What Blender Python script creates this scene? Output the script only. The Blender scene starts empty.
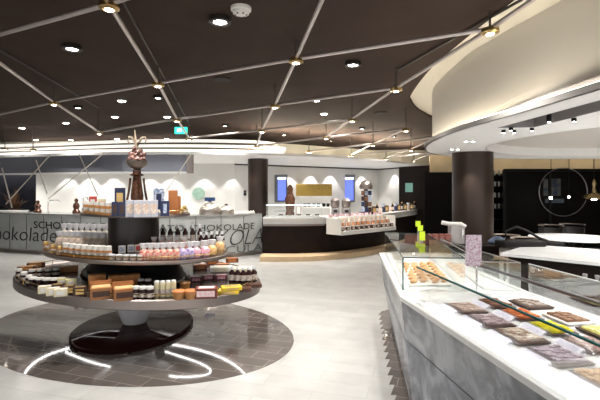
import bpy, bmesh, math, random
from mathutils import Vector, Matrix
random.seed(7)
C = bpy.context.scene.collection
PI = math.pi
H, F, HOR = 1.7, 430.0, 190.0

# ---------------------------------------------------------------- camera, world, exposure
cam = bpy.data.objects.new('camera', bpy.data.cameras.new('camera')); C.objects.link(cam)
cam.location = (0, 0, H); cam.rotation_euler = (PI/2, 0, 0)
cam.data.sensor_width = 36; cam.data.lens = F/600*36; cam.data.shift_y = -10/600
cam.data.clip_start = 0.05; cam.data.clip_end = 80
sc = bpy.context.scene; sc.camera = cam
sc.view_settings.view_transform = 'Standard'; sc.view_settings.look = 'None'
sc.view_settings.gamma = 1; sc.view_settings.exposure = 1.0
sc.view_settings.use_curve_mapping = False
sc.cycles.use_denoising = True
sc.cycles.sample_clamp_indirect = 6
sc.cycles.max_bounces = 8; sc.cycles.transparent_max_bounces = 24
sc.cycles.caustics_reflective = False; sc.cycles.caustics_refractive = False
w = bpy.data.worlds.new('world'); sc.world = w; w.use_nodes = True
w.node_tree.nodes['Background'].inputs[0].default_value = (1.0, .985, .96, 1)
w.node_tree.nodes['Background'].inputs[1].default_value = 0.75

def spot(name, loc, power, angle=110, blend=.8, col=(1, .95, .88), rad=.05, target=None):
    l = bpy.data.lights.new(name, 'SPOT'); l.energy = power; l.spot_size = math.radians(angle)
    l.spot_blend = blend; l.color = col; l.shadow_soft_size = rad
    o = bpy.data.objects.new(name, l); C.objects.link(o); o.location = loc
    if target is not None:
        o.rotation_euler = (Vector(target)-Vector(loc)).to_track_quat('-Z', 'Y').to_euler()
    return o

def at(px, py, z):            # a photo direction met with the horizontal plane z
    Y = F*(H-z)/(py-HOR); return Vector(((px-300)*Y/F, Y, z))
def deep(px, py, Y):          # a photo direction met with the depth Y
    return Vector(((px-300)*Y/F, Y, H-(py-HOR)*Y/F))

# ---------------------------------------------------------------- materials
M = {}
def mat(name, col, rough=.5, metal=0, emit=0, spec=.5, coat=0):
    if name in M: return M[name]
    m = bpy.data.materials.new(name); m.use_nodes = True
    b = m.node_tree.nodes['Principled BSDF']
    b.inputs['Base Color'].default_value = (*col, 1); b.inputs['Roughness'].default_value = rough
    b.inputs['Metallic'].default_value = metal; b.inputs['Specular IOR Level'].default_value = spec
    b.inputs['Coat Weight'].default_value = coat
    if emit:
        b.inputs['Emission Color'].default_value = (*col, 1); b.inputs['Emission Strength'].default_value = emit
    M[name] = m; return m
def nodes(m): return m.node_tree.nodes, m.node_tree.links, m.node_tree.nodes['Principled BSDF']
def noisy(name, c1, c2, scale=8, rough=.5, detail=4, metal=0, bump=0, lo=.35, hi=.65, spec=.5, distort=0, stretch=None):
    if name in M: return M[name]
    m = mat(name, c1, rough, metal, spec=spec); n, l, b = nodes(m)
    tc = n.new('ShaderNodeTexCoord'); mp = n.new('ShaderNodeMapping')
    if stretch: mp.inputs['Scale'].default_value = stretch
    no = n.new('ShaderNodeTexNoise'); no.inputs['Scale'].default_value = scale; no.inputs['Detail'].default_value = detail
    no.inputs['Distortion'].default_value = distort
    cr = n.new('ShaderNodeValToRGB'); cr.color_ramp.elements[0].position = lo; cr.color_ramp.elements[1].position = hi
    cr.color_ramp.elements[0].color = (*c1, 1); cr.color_ramp.elements[1].color = (*c2, 1)
    l.new(tc.outputs['Object'], mp.inputs[0]); l.new(mp.outputs[0], no.inputs['Vector'])
    l.new(no.outputs['Fac'], cr.inputs[0]); l.new(cr.outputs[0], b.inputs['Base Color'])
    if bump:
        bp = n.new('ShaderNodeBump'); bp.inputs['Strength'].default_value = bump; bp.inputs['Distance'].default_value = .01
        l.new(no.outputs['Fac'], bp.inputs['Height']); l.new(bp.outputs[0], b.inputs['Normal'])
    return m
def bricks(name, c1, c2, cm, bw, bh, mortar, rough, rot=0, spec=.5, coat=0, off=.5):
    m = mat(name, c1, rough, spec=spec, coat=coat); n, l, b = nodes(m)
    tc = n.new('ShaderNodeTexCoord'); mp = n.new('ShaderNodeMapping'); mp.inputs['Rotation'].default_value = (0, 0, rot)
    br = n.new('ShaderNodeTexBrick'); br.inputs['Scale'].default_value = 1
    br.inputs['Brick Width'].default_value = bw; br.inputs['Row Height'].default_value = bh
    br.inputs['Mortar Size'].default_value = mortar; br.inputs['Mortar Smooth'].default_value = .3
    br.inputs['Color1'].default_value = (*c1, 1); br.inputs['Color2'].default_value = (*c2, 1); br.inputs['Mortar'].default_value = (*cm, 1)
    br.offset = off; br.inputs['Bias'].default_value = 0
    no = n.new('ShaderNodeTexNoise'); no.inputs['Scale'].default_value = 3.5; no.inputs['Detail'].default_value = 6
    mx = n.new('ShaderNodeMixRGB'); mx.blend_type = 'OVERLAY'; mx.inputs[0].default_value = .25
    l.new(tc.outputs['Object'], mp.inputs[0]); l.new(mp.outputs[0], br.inputs['Vector']); l.new(mp.outputs[0], no.inputs['Vector'])
    l.new(br.outputs['Color'], mx.inputs[1]); l.new(no.outputs['Fac'], mx.inputs[2]); l.new(mx.outputs[0], b.inputs['Base Color'])
    return m
def glass(name, tint=(.985, .995, .992), refl=.25):
    if name in M: return M[name]
    m = bpy.data.materials.new(name); m.use_nodes = True; n, l = m.node_tree.nodes, m.node_tree.links
    for x in list(n):
        if x.type == 'BSDF_PRINCIPLED': n.remove(x)
    out = [x for x in n if x.type == 'OUTPUT_MATERIAL'][0]
    t = n.new('ShaderNodeBsdfTransparent'); t.inputs[0].default_value = (*tint, 1)
    g = n.new('ShaderNodeBsdfGlossy'); g.inputs['Roughness'].default_value = .02; g.inputs[0].default_value = (1, 1, 1, 1)
    fr = n.new('ShaderNodeFresnel'); fr.inputs[0].default_value = 1.45
    mu = n.new('ShaderNodeMath'); mu.operation = 'MULTIPLY'; mu.inputs[1].default_value = refl*2
    mx = n.new('ShaderNodeMixShader'); l.new(fr.outputs[0], mu.inputs[0]); l.new(mu.outputs[0], mx.inputs[0])
    l.new(t.outputs[0], mx.inputs[1]); l.new(g.outputs[0], mx.inputs[2]); l.new(mx.outputs[0], out.inputs[0])
    M[name] = m; return m
def marble():
    m = mat('grey_marble', (.6, .62, .65), .22); n, l, b = nodes(m)
    tc = n.new('ShaderNodeTexCoord'); a = n.new('ShaderNodeTexNoise'); a.inputs['Scale'].default_value = 2.6; a.inputs['Detail'].default_value = 9
    a.inputs['Distortion'].default_value = 1.3; a.inputs['Roughness'].default_value = .62
    cr = n.new('ShaderNodeValToRGB'); e = cr.color_ramp.elements
    e[0].position = .30; e[0].color = (.045, .052, .068, 1); e[1].position = .70; e[1].color = (.38, .405, .45, 1)
    x = e.new(.47); x.color = (.15, .165, .20, 1); x = e.new(.53); x.color = (.25, .27, .315, 1)
    l.new(tc.outputs['Object'], a.inputs['Vector']); l.new(a.outputs['Fac'], cr.inputs[0]); l.new(cr.outputs[0], b.inputs['Base Color'])
    return m

white = mat('white_paint', (.80, .79, .77), .6)
soffit_w = mat('soffit_white', (.90, .89, .88), .6)
cream = mat('cream_paint', (.82, .77, .66), .6)
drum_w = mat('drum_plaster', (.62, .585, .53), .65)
ceil_m = noisy('brown_ceiling', (.051, .034, .028), (.058, .040, .033), 1.5, .85, spec=.12)
tan = noisy('tan_wall', (.50, .39, .24), (.56, .44, .28), 3, .6)
dark = mat('dark_panel', (.006, .005, .005), .6, spec=.1)
darkwood = noisy('dark_brown_lacquer', (.010, .006, .005), (.016, .009, .007), 4, .5, spec=.15)
steel = mat('brushed_steel', (.36, .31, .29), .38, 1)
chrome = mat('chrome', (.72, .72, .74), .08, 1)
brass = mat('brass', (.75, .52, .22), .25, 1)
rodm = mat('satin_nickel_rod', (.60, .54, .52), .35, .8)
blackm = mat('black_plastic', (.010, .009, .009), .45, spec=.2)
led = mat('led_white', (1, .97, .92), emit=9)
ledw = mat('led_warm', (1, .91, .74), emit=7)
lens = mat('lamp_lens', (1, .97, .92), emit=14)
pane_m = glass('clear_glass'); pane_e = mat('glass_green_edge', (.01, .10, .10), .15)
marb = marble()
top_w = noisy('white_stone_top', (.78, .78, .77), (.84, .84, .83), 5, .18)
floor_m = bricks('pale_floor_tile', (.43, .426, .414), (.49, .486, .472), (.37, .366, .353), .9, .22, .004, .30, rot=.28)
slate = bricks('dark_floor_tile', (.10, .085, .077), (.135, .115, .103), (.26, .225, .20), .42, .18, .005, .07, rot=math.radians(19), spec=.6, coat=.3)

# ---------------------------------------------------------------- mesh helpers
class MB:
    def __init__(s): s.b = bmesh.new()
    def box(s, c, d, rz=0, taper=1):
        r = bmesh.ops.create_cube(s.b, size=1)['verts']
        for v in r:
            k = taper if v.co.z > 0 else 1
            v.co = Vector((v.co.x*d[0]*k, v.co.y*d[1]*k, v.co.z*d[2]))
            v.co.rotate(Matrix.Rotation(rz, 3, 'Z')); v.co += Vector(c)
        return s
    def lathe(s, prof, c=(0, 0, 0), seg=20, sx=1, sy=1, rz=0, cap=True):
        rings = []
        for r, z in prof:
            ring = []
            for i in range(seg):
                a = 2*PI*i/seg; p = Vector((r*math.cos(a)*sx, r*math.sin(a)*sy, z)); p.rotate(Matrix.Rotation(rz, 3, 'Z'))
                ring.append(s.b.verts.new(p+Vector(c)))
            rings.append(ring)
        for a, b in zip(rings, rings[1:]):
            for i in range(seg): s.b.faces.new((a[i], a[(i+1) % seg], b[(i+1) % seg], b[i]))
        if cap:
            s.b.faces.new(list(reversed(rings[0]))); s.b.faces.new(rings[-1])
        return s
    def tube(s, pts, r, seg=8, closed=False, r2=None):
        pts = [Vector(p) for p in pts]; n = len(pts); rings = []
        up = Vector((0, 0, 1)) 
        for i, p in enumerate(pts):
            if closed: t = pts[(i+1) % n]-pts[i-1]
            else: t = pts[min(i+1, n-1)]-pts[max(i-1, 0)]
            t.normalize(); ref = up if abs(t.z) < .95 else Vector((1, 0, 0))
            x = t.cross(ref).normalized(); y = x.cross(t)
            rr = r if r2 is None else r+(r2-r)*i/(n-1)
            rings.append([s.b.verts.new(p+x*rr*math.cos(2*PI*k/seg)+y*rr*math.sin(2*PI*k/seg)) for k in range(seg)])
        m = n if closed else n-1
        for i in range(m):
            a, b = rings[i], rings[(i+1) % n]
            for k in range(seg): s.b.faces.new((a[k], a[(k+1) % seg], b[(k+1) % seg], b[k]))
        if not closed: s.b.faces.new(list(reversed(rings[0]))); s.b.faces.new(rings[-1])
        return s
    def prism(s, pts, z0, z1):
        lo = [s.b.verts.new((p[0], p[1], z0)) for p in pts]; hi = [s.b.verts.new((p[0], p[1], z1)) for p in pts]; n = len(pts)
        s.b.faces.new(lo); s.b.faces.new(hi)
        for i in range(n): s.b.faces.new((lo[i], lo[(i+1) % n], hi[(i+1) % n], hi[i]))
        return s
    def ribbon(s, pts, z0, z1, th, closed=False):      # upright wall following a plan line
        pts = [Vector((p[0], p[1])) for p in pts]; n = len(pts); rings = []
        for i, p in enumerate(pts):
            if closed: t = pts[(i+1) % n]-pts[i-1]
            else: t = pts[min(i+1, n-1)]-pts[max(i-1, 0)]
            t.normalize(); nn = Vector((-t.y, t.x))*th
            q = p+nn
            rings.append([s.b.verts.new(v) for v in ((p.x, p.y, z0), (q.x, q.y, z0), (q.x, q.y, z1), (p.x, p.y, z1))])
        for i in range(n if closed else n-1):
            a, b = rings[i], rings[(i+1) % n]
            for k in range(4): s.b.faces.new((a[k], a[(k+1) % 4], b[(k+1) % 4], b[k]))
        if not closed: s.b.faces.new(rings[0]); s.b.faces.new(list(reversed(rings[-1])))
        return s
    def face(s, pts):
        s.b.faces.new([s.b.verts.new(p) for p in pts]); return s
    def sphere(s, c, r, seg=10, sz=1):
        g = bmesh.ops.create_uvsphere(s.b, u_segments=seg, v_segments=max(6, seg//2+2), radius=r)['verts']
        for v in g: v.co = Vector((v.co.x, v.co.y, v.co.z*sz))+Vector(c)
        return s
    def build(s, name, m, parent=None, smooth=False, bevel=0, loc=None):
        bmesh.ops.recalc_face_normals(s.b, faces=s.b.faces)
        me = bpy.data.meshes.new(name); s.b.to_mesh(me); s.b.free(); me.materials.append(m)
        if smooth:
            for p in me.polygons: p.use_smooth = True
            try: me.set_sharp_from_angle(angle=math.radians(40))
            except Exception: pass
        o = bpy.data.objects.new(name, me); C.objects.link(o)
        if parent is not None: o.parent = parent
        if loc is not None: o.location = loc
        if bevel:
            md = o.modifiers.new('bevel', 'BEVEL'); md.width = bevel; md.segments = 2; md.limit_method = 'ANGLE'
        return o
def trim(l):
    w_ = l.split()
    for k in ('the', 'a', 'of', 'small'):
        while len(w_) > 16 and k in w_[1:]: w_.pop(len(w_)-1-w_[::-1].index(k))
    if len(w_) > 16: print('LONG', ' '.join(w_))
    return ' '.join(w_)
def tag(o, label=None, cat=None, group=None, kind=None):
    if label: o['label'] = trim(label)
    if cat: o['category'] = cat
    if group: o['group'] = group
    if kind: o['kind'] = kind
    return o
def struct(o): o['kind'] = 'structure'; return o
def thing(name, label, cat, loc=(0, 0, 0), rz=0, group=None):
    o = bpy.data.objects.new(name, None); C.objects.link(o); o.location = loc; o.rotation_euler = (0, 0, rz)
    o.empty_display_size = .1
    return tag(o, label, cat, group)
def kids(o): return [c for c in bpy.data.objects if c.parent is o]
def copy_tree(o, parent=None):
    c = o.copy(); C.objects.link(c); c.parent = parent
    for ch in kids(o): copy_tree(ch, c)
    return c
def smooth_line(pts, k=8):
    pts = [Vector(p) for p in pts]; out = []
    for i in range(len(pts)-1):
        p0 = pts[max(i-1, 0)]; p1 = pts[i]; p2 = pts[i+1]; p3 = pts[min(i+2, len(pts)-1)]
        for j in range(k):
            t = j/k
            out.append(.5*((2*p1)+(p2-p0)*t+(2*p0-5*p1+4*p2-p3)*t*t+(3*p1-p0-3*p2+p3)*t**3))
    out.append(pts[-1]); return out
def ellipse(c, a, b, ang, n=72):
    A = math.radians(ang); r = []
    for i in range(n):
        t = 2*PI*i/n
        r.append(Vector((c[0]+a*math.cos(t)*math.cos(A)-b*math.sin(t)*math.sin(A), c[1]+a*math.cos(t)*math.sin(A)+b*math.sin(t)*math.cos(A))))
    return r
def holed(mb, outer, holes, z):      # flat face with holes
    edges = []
    for loop in [outer]+holes:
        vs = [mb.b.verts.new((p[0], p[1], z)) for p in loop]
        for i in range(len(vs)): edges.append(mb.b.edges.new((vs[i], vs[(i+1) % len(vs)])))
    bmesh.ops.triangle_fill(mb.b, use_beauty=True, edges=edges)
    return mb
ORD = ['first', 'second', 'third', 'fourth', 'fifth', 'sixth', 'seventh', 'eighth', 'ninth', 'tenth', 'eleventh', 'twelfth', 'thirteenth', 'fourteenth', 'fifteenth', 'sixteenth']

# ================================================================ STRUCTURE
CEIL = 3.3; CAN = 2.55; SOF = 2.40
struct(MB().prism([(-16, -4), (14, -4), (14, 24), (-16, 24)], -.06, 0).build('floor', floor_m))
disc_c = (-2.02, 5.33)
struct(MB().prism(ellipse(disc_c, 2.08, 1.45, 151, 96), 0, .003).build('trim_1', slate))
# saw-toothed border of dark tiles beside the marble counter
mb = MB(); Y0 = 1.6; k = 0
dirv = Vector((.31, .95)).normalized(); nrm = Vector((dirv.y, -dirv.x))
pts = []
Y = 1.5
while Y < 6.0:
    xa = .765+.1355*(Y-3.584)
    pts.append((xa-.01, Y)); pts.append((xa+.065, Y+.185)); Y += .188
pts += [(1.30, 6.15), (1.35, 4.2), (1.15, 3.2), (1.45, 1.5)]
struct(mb.prism(pts, 0, .003).build('trim_2', slate))

# dark ceiling with the curved opening of the drum
outer = smooth_line([(2.3, -3), (2.05, 0.5), (1.86, 2.4), (1.81, 3.62), (1.755, 4.44), (1.73, 5.73), (1.87, 7.24), (2.05, 7.9), (2.34, 8.6), (2.67, 9.17), (3.05, 9.7), (4.6, 11.3), (8, 12.6)], 8)
mb = MB(); lo = [(-16, -4), (2.3, -4)]+[(p.x, p.y) for p in outer]+[(14, 13), (14, 24), (-16, 24)]
struct(mb.prism(lo, CEIL, CEIL+.06).build('ceiling', ceil_m))
struct(MB().prism([(1.2, -4), (14, -4), (14, 13.5), (1.2, 13.5)], CEIL+.062, CEIL+.10).build('trim_3', cream))
# drum wall
drum = smooth_line([(2.75, -3), (2.58, 0.5), (2.42, 2.4), (2.31, 3.62), (2.12, 4.7), (2.06, 5.6), (2.22, 7.2), (2.8, 8.5), (3.9, 9.2), (6, 9.4), (10, 9.0)], 8)
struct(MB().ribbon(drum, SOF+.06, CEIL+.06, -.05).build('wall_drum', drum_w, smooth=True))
# soffit with a round recess and a lamp trough
lip = smooth_line([(2.55, -3), (2.35, 0.5), (2.16, 2.0), (2.07, 3.0), (1.98, 3.95), (1.88, 4.8), (1.86, 5.7), (1.95, 6.6), (2.12, 7.35), (2.5, 8.2), (3.2, 9.0), (4.3, 9.6), (6, 9.7), (10, 9.3)], 8)
recess = ellipse((5.55, 6.2), 2.62, 2.62, 0, 64)
trough = [(2.22, 4.85), (2.62, 4.80), (2.68, 3.0), (2.80, 1.5), (2.45, 1.5), (2.34, 3.3)]
mb = MB(); out2 = [(p.x, p.y) for p in lip]+[(10, -3)]
holed(mb, out2, [recess, trough], SOF)
struct(mb.build('ceiling', soffit_w))
struct(MB().ribbon(lip, SOF, SOF+.055, -.03).build('trim_4', mat('lip_grey', (.50, .48, .46), .5)))
mb = MB(); holed(mb, out2, [recess, trough], SOF+.05)
struct(mb.build('trim_5', soffit_w))
struct(MB().ribbon(recess, SOF, SOF+.16, -.02, True).build('trim_6', soffit_w))
struct(MB().prism(ellipse((5.55, 6.2), 2.7, 2.7, 0, 64), SOF+.16, SOF+.18).build('trim_7', mat('recess_grey', (.62, .575, .53), .8)))
struct(MB().ribbon(trough, SOF, SOF+.12, -.01, True).build('trim_8', mat('trough_grey', (.30, .28, .28), .5)))
struct(MB().prism([(2.1, 5.0), (2.8, 5.0), (3.0, 1.4), (2.3, 1.4)], SOF+.12, SOF+.14).build('trim_9', M['trough_grey']))
# warm strip lying on the lip, shining up the drum
mb = MB(); strip = [p+Vector((.07, 0)) for p in lip if p.y > .3]
mb.ribbon([p for p in strip if p.x < 5], SOF+.06, SOF+.08, -.03)
tag(mb.build('led_strip', ledw), 'warm light strip lying in the lip around the foot of the white drum', 'light strip')

# columns
def column(px, Y, r, ztop, label, nm):
    x = (px-300)*Y/F
    return struct(MB().lathe([(r, 0), (r, ztop)], (x, Y, 0), 40).build(nm, colm, smooth=True))
colm = mat('bronze_column', (.050, .034, .028), .36, .5)
column(258, 11.8, .275, CAN, '', 'trim_10')
column(472.5, 8.1, .365, SOF, '', 'trim_11')

# back walls
bw = [(-9.0, 14.4), (-8.65, 14.2), deep(36, 0, 14.2).xy, deep(140, 0, 13.9).xy, deep(235, 0, 13.9).xy, deep(300, 0, 15.2).xy, deep(378, 0, 17.4).xy, deep(401, 0, 16.0).xy]
bw = [Vector(p) for p in bw]
struct(MB().ribbon(bw[2:], 0, CAN+.02, .1).build('wall_back', white))
struct(MB().ribbon([(-14, 14.6)]+bw[2:6]+[bw[6], deep(401, 0, 17).xy, deep(440, 0, 17.5).xy, (9, 18), (14, 18)], CAN+.02, CEIL, .1).build('wall_cove', cream))
# canopy: a white slab over the counters
edge = smooth_line([deep(-60, 0, 11.6).xy, deep(0, 0, 11.2).xy, deep(60, 0, 10.6).xy, deep(120, 0, 10.2).xy, deep(198, 0, 10.2).xy, deep(270, 0, 10.6).xy, deep(340, 0, 11.4).xy, deep(390, 0, 13.2).xy, deep(424, 0, 15.6).xy], 6)
poly = [(p.x, p.y) for p in edge]+[(deep(424, 0, 17.6).x, 17.6), (-14, 17.6), (-14, 12)]
struct(MB().prism(poly, CAN, CAN+.05).build('ceiling', soffit_w))
struct(MB().ribbon([p for p in edge], CAN-.005, CAN+.052, -.03).build('trim_12', soffit_w))
# three stepped cove ribs above the canopy, left; glowing bands imitate lit fascia
fascia_glow = mat('fascia_glow', (1, .95, .86), emit=.46)
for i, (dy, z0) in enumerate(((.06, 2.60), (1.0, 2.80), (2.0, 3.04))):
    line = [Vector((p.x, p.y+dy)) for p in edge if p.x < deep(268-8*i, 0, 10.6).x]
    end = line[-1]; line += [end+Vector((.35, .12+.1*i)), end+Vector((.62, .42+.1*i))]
    if i: struct(MB().ribbon([p+Vector((0, .02)) for p in line], z0-.07, z0+.012, .05).build('trim_%d' % (12+i), mat('cove_shade_trim', (.20, .17, .14), .7)))  # trim colour darkened to paint the shade between the bands
    tag(MB().ribbon(line, z0+.01, z0+.075+.01*i, .02).build('led_strip', fascia_glow),
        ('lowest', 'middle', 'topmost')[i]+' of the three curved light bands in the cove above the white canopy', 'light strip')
line = [Vector((p.x, p.y+.5)) for p in edge if p.x > deep(255, 0, 10.6).x and p.x < 4.2]
tag(MB().ribbon(line, CAN+.052, CAN+.07, .06).build('led_strip', mat('cove_strong', (1, .90, .70), emit=75)), 'warm light strip on top of the canopy right of the left column', 'light strip')
# dark thin reveal on the back wall
line = [Vector((p.x, p.y-.03)) for p in bw[4:]]
struct(MB().ribbon(line, CAN-.045, CAN, .02).build('trim_16', mat('reveal_dark', (.05, .04, .04), .6)))
# glazed bulkhead band hanging from the canopy on the left
bh = [Vector((p.x, p.y+.15)) for p in edge if p.x < deep(193, 0, 10.2).x]
blue_glass = mat('blue_grey_glass', (.25, .26, .31), .15, .4)
struct(MB().ribbon(bh, 2.13, CAN, .05).build('trim_17', blue_glass))
struct(MB().ribbon([Vector((p.x, p.y-.02)) for p in bh], 2.10, 2.14, .09).build('trim_18', soffit_w))
e = bh[-1]
struct(MB().box((e.x+.08, e.y+.02, (2.1+CAN)/2), (.14, .14, CAN-2.1)).build('trim_19', steel))
# dark shop area seen through the left
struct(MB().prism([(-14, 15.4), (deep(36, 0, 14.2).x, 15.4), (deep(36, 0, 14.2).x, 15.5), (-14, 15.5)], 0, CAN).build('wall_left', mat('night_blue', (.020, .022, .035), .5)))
# outer shell
struct(MB().box((-14, 8, 1.65), (.1, 24, 3.3)).build('wall_left', white))
# right rear walls
xr = deep(401, 0, 16).x
struct(MB().ribbon([(xr-.1, 15.9), (deep(434, 0, 14.6).x, 14.6)], 0, CAN, .1).build('wall_right', darkwood))
struct(MB().ribbon([(deep(430, 0, 14.6).x, 14.6), (deep(640, 0, 14.4).x, 14.2)], 0, 2.9, .1).build('wall_right', tan))
x0, x1 = deep(433, 0, 14.5).x, deep(456, 0, 14.5).x
struct(MB().box(((x0+x1)/2, 14.5, 1.15), (x1-x0+.6, .06, 2.3)).build('door_1', dark))
struct(MB().box((13.5, 8, 1.65), (.1, 24, 3.3)).build('wall_right', tan))

# ================================================================ ROUND DISPLAY TABLE
CT = (-2.05, 5.33); ANG = 152
T = thing('display_table', 'big tiered oval display table with steel rims on a glossy dark foot', 'table', (CT[0], CT[1], 0))
def el(a, b, ang=ANG, n=96): return ellipse((0, 0), a, b, ang, n)
gloss = mat('gloss_dark_brown', (.018, .006, .005), .08, spec=.12)
gloss.node_tree.nodes['Principled BSDF'].inputs['IOR'].default_value = 1.18
slate.node_tree.nodes['Principled BSDF'].inputs['IOR'].default_value = 1.38
def oval(mb, prof, ang=ANG, ratio=.635, seg=96): return mb.lathe([(r, z) for r, z in prof], (0, 0, 0), seg, 1, ratio, math.radians(ang))
oval(MB(), [(.84, .003), (.84, .04), (.82, .055), (.3, .062), (.2, .063)], -89.5, .81).build('foot', gloss, T, smooth=True, loc=(.03, -.06, 0))
oval(MB(), [(.13, .06), (.15, .10), (.19, .2), (.22, .33), (.26, .45), (.34, .55), (.5, .60)], 0, 1)  .build('pedestal', mat('satin_chrome', (.80, .81, .84), .42, .55), T, smooth=True)
oval(MB(), [(1.60, .60), (1.66, .60), (1.69, .55), (1.715, .56), (1.715, .645), (1.69, .655), (1.66, .64), (.3, .64)]).build('lower_tier', steel, T, smooth=True)
oval(MB(), [(1.655, .641), (1.655, .646)]).build('shelf_liner', mat('shelf_liner_dark', (.035, .028, .026), .25), T)
oval(MB(), [(.78, .646), (.76, .70), (.64, .80), (.48, .88), (.42, .93)]).build('cone', mat('dark_mirror', (.10, .11, .12), .08, .9), T, smooth=True)
oval(MB(), [(1.20, .925), (1.30, .93), (1.31, .94), (1.31, .965), (1.295, .972), (.2, .97)]).build('middle_tier', steel, T, smooth=True)
oval(MB(), [(1.28, .972), (1.28, .975)]).build('shelf_liner', M['shelf_liner_dark'], T)
MB().lathe([(.295, .975), (.295, 1.39)], (-.0, -.02, 0), 40).build('drum', gloss2 := mat('satin_black_brown', (.016, .010, .009), .35), T, smooth=True)
oval(MB(), [(.70, 1.385), (.775, 1.39), (.78, 1.395), (.78, 1.42), (.77, 1.425), (.1, 1.423)]).build('top_tier', steel, T, smooth=True)
for a, z, zz in ((1.66, .70, .65), (1.27, 1.01, .97), (.75, 1.465, 1.42)):
    ring = el(a, a*.635)
    MB().tube([(p.x, p.y, z) for p in ring], .0055, 6, True).build('rail', brass, T)
    mb = MB()
    for p in ring[::6]: mb.tube([(p.x, p.y, zz-.01), (p.x, p.y, z)], .005, 6)
    mb.build('rail_posts', brass, T)
oval(MB(), [(1.55, .592), (1.55, .596)]).build('reflection_shield', K_dark := mat('reflection_shield_black', (.01, .009, .009), .8, spec=.1), T)  # unseen matte disc added so the glossy foot reflects dark
under = mat('under_led', (1, .98, .95), emit=9)
MB().tube([(p.x, p.y, .588) for p in el(1.57, 1.0)], .007, 6, True).build('light_strip', under, T)
loop = smooth_line([Vector(q)-Vector(CT) for q in ((-3.3, 6.05), (-2.61, 5.62), (-1.66, 5.29), (-1.3, 5.26), (-1.12, 5.38), (-1.3, 5.65), (-1.9, 6.07))], 8)
MB().tube([(p.x, p.y, .588) for p in loop], .007, 6).build('light_strip', under, T)

def inside(px, py, z): return at(px, py, z)
ZL, ZM, ZT = .647, .976, 1.426
# ---- kinds of goods
def m_jar(r, h, body, lid, lidh=.3):
    def f(t):
        MB().lathe([(r*.9, 0), (r, h*.05), (r, h*(1-lidh)), (r*.85, h*(1-lidh*.9))], (0, 0, 0), 14).build('body', body, t, smooth=True)
        MB().lathe([(r*.92, h*(1-lidh*.9)), (r*.92, h*.98), (r*.8, h)], (0, 0, 0), 14).build('lid', lid, t, smooth=True)
        MB().lathe([(r*1.01, h*.2), (r*1.01, h*.5)], (0, 0, 0), 14, cap=False).build('paper_label', label_m, t, smooth=True)
    return f
def m_bottle(r, h, body, cap):
    def f(t):
        MB().lathe([(r*.9, 0), (r, h*.04), (r, h*.62), (r*.4, h*.78), (r*.38, h*.84)], (0, 0, 0), 12).build('body', body, t, smooth=True)
        MB().lathe([(r*.5, h*.83), (r*.5, h)], (0, 0, 0), 12).build('cap', cap, t, smooth=True)
        MB().lathe([(r*1.02, h*.15), (r*1.02, h*.5)], (0, 0, 0), 12, cap=False).build('paper_label', label_m, t, smooth=True)
    return f
def m_box(w_, d_, h_, body, lab, win=.6):
    def f(t):
        MB().box((0, 0, h_/2), (w_, d_, h_)).build('carton', body, t, bevel=.004)
        MB().box((0, -d_/2-.001, h_*.5), (w_*win, .002, h_*.6)).build('front_label', lab, t)
        MB().box((0, 0, h_+.001), (w_*.7, d_*.6, .002)).build('top_label', lab, t)
    return f
def m_bag(w_, h_, body, top, tie):
    def f(t):
        mb = MB(); mb.lathe([(w_*.42, 0), (w_*.5, h_*.12), (w_*.5, h_*.42), (w_*.34, h_*.58), (w_*.14, h_*.64)], (0, 0, 0), 12, 1, .75)
        mb.build('filled_bag', body, t, smooth=True)
        MB().lathe([(w_*.14, h_*.64), (w_*.30, h_*.74), (w_*.46, h_)], (0, 0, 0), 9, 1, .6).build('gathered_top', top, t)
        MB().lathe([(w_*.17, h_*.62), (w_*.17, h_*.66)], (0, 0, 0), 10).build('ribbon', tie, t)
    return f
def m_openbox(w_, d_, h_, body, inner, lab):
    def f(t):
        MB().box((0, 0, h_/2), (w_, d_, h_)).build('carton', body, t, bevel=.004)
        MB().box((0, 0, h_+.004), (w_*.86, d_*.8, .008)).build('filling', inner, t)
        MB().box((0, d_/2, h_+h_*.22), (w_, .012, h_*.45)).build('raised_lid', body, t)
        MB().box((0, -d_/2-.001, h_*.5), (w_*.8, .002, h_*.5)).build('front_label', lab, t)
    return f
def m_tub(r, h, body, lid):
    def f(t):
        MB().lathe([(r*.8, 0), (r, h*.75)], (0, 0, 0), 18).build('body', body, t, smooth=True)
        MB().lathe([(r*1.06, h*.75), (r*1.06, h*.92), (r*.95, h)], (0, 0, 0), 18).build('lid', lid, t, smooth=True)
    return f
def m_pouch(w_, d_, h_, body, lab):
    def f(t):
        MB().lathe([(w_*.46, 0), (w_*.5, h_*.3), (w_*.44, h_*.8), (w_*.3, h_)], (0, 0, 0), 12, 1, d_/w_).build('pouch', body, t, smooth=True)
        MB().box((0, 0, h_+.001), (w_*.45, d_*.4, .003)).build('seal', lab, t)
    return f
label_m = noisy('printed_label', (.75, .72, .66), (.35, .25, .2), 60, .5)
K = lambda n, c, r=.4: mat(n, c, r)
amber = noisy('amber_sweets', (.42, .15, .03), (.66, .33, .10), 70, .3)
caramel = noisy('caramel', (.42, .17, .05), (.60, .30, .10), 60, .35)
choc = noisy('dark_chocolate', (.035, .014, .009), (.075, .032, .018), 50, .3)
choc_glass = mat('dark_filled_glass', (.03, .012, .012), .08)
whitep = K('white_card', (.82, .80, .76)); creamp = K('cream_card', (.78, .70, .50)); orangep = K('orange_card', (.55, .20, .06))
redp = K('red_card', (.55, .06, .05)); pinkp = noisy('pink_print', (.80, .45, .50), (.85, .75, .75), 60, .4)
navy = K('navy_card', (.02, .03, .09)); bluew = noisy('blue_white_print', (.12, .20, .42), (.75, .80, .86), 45, .4)
yellow = K('yellow_foil', (.80, .58, .05), .3); gold = mat('gold_foil', (.72, .50, .20), .3, .7)
clearw = mat('cellophane_white', (.80, .80, .84), .2)
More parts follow.
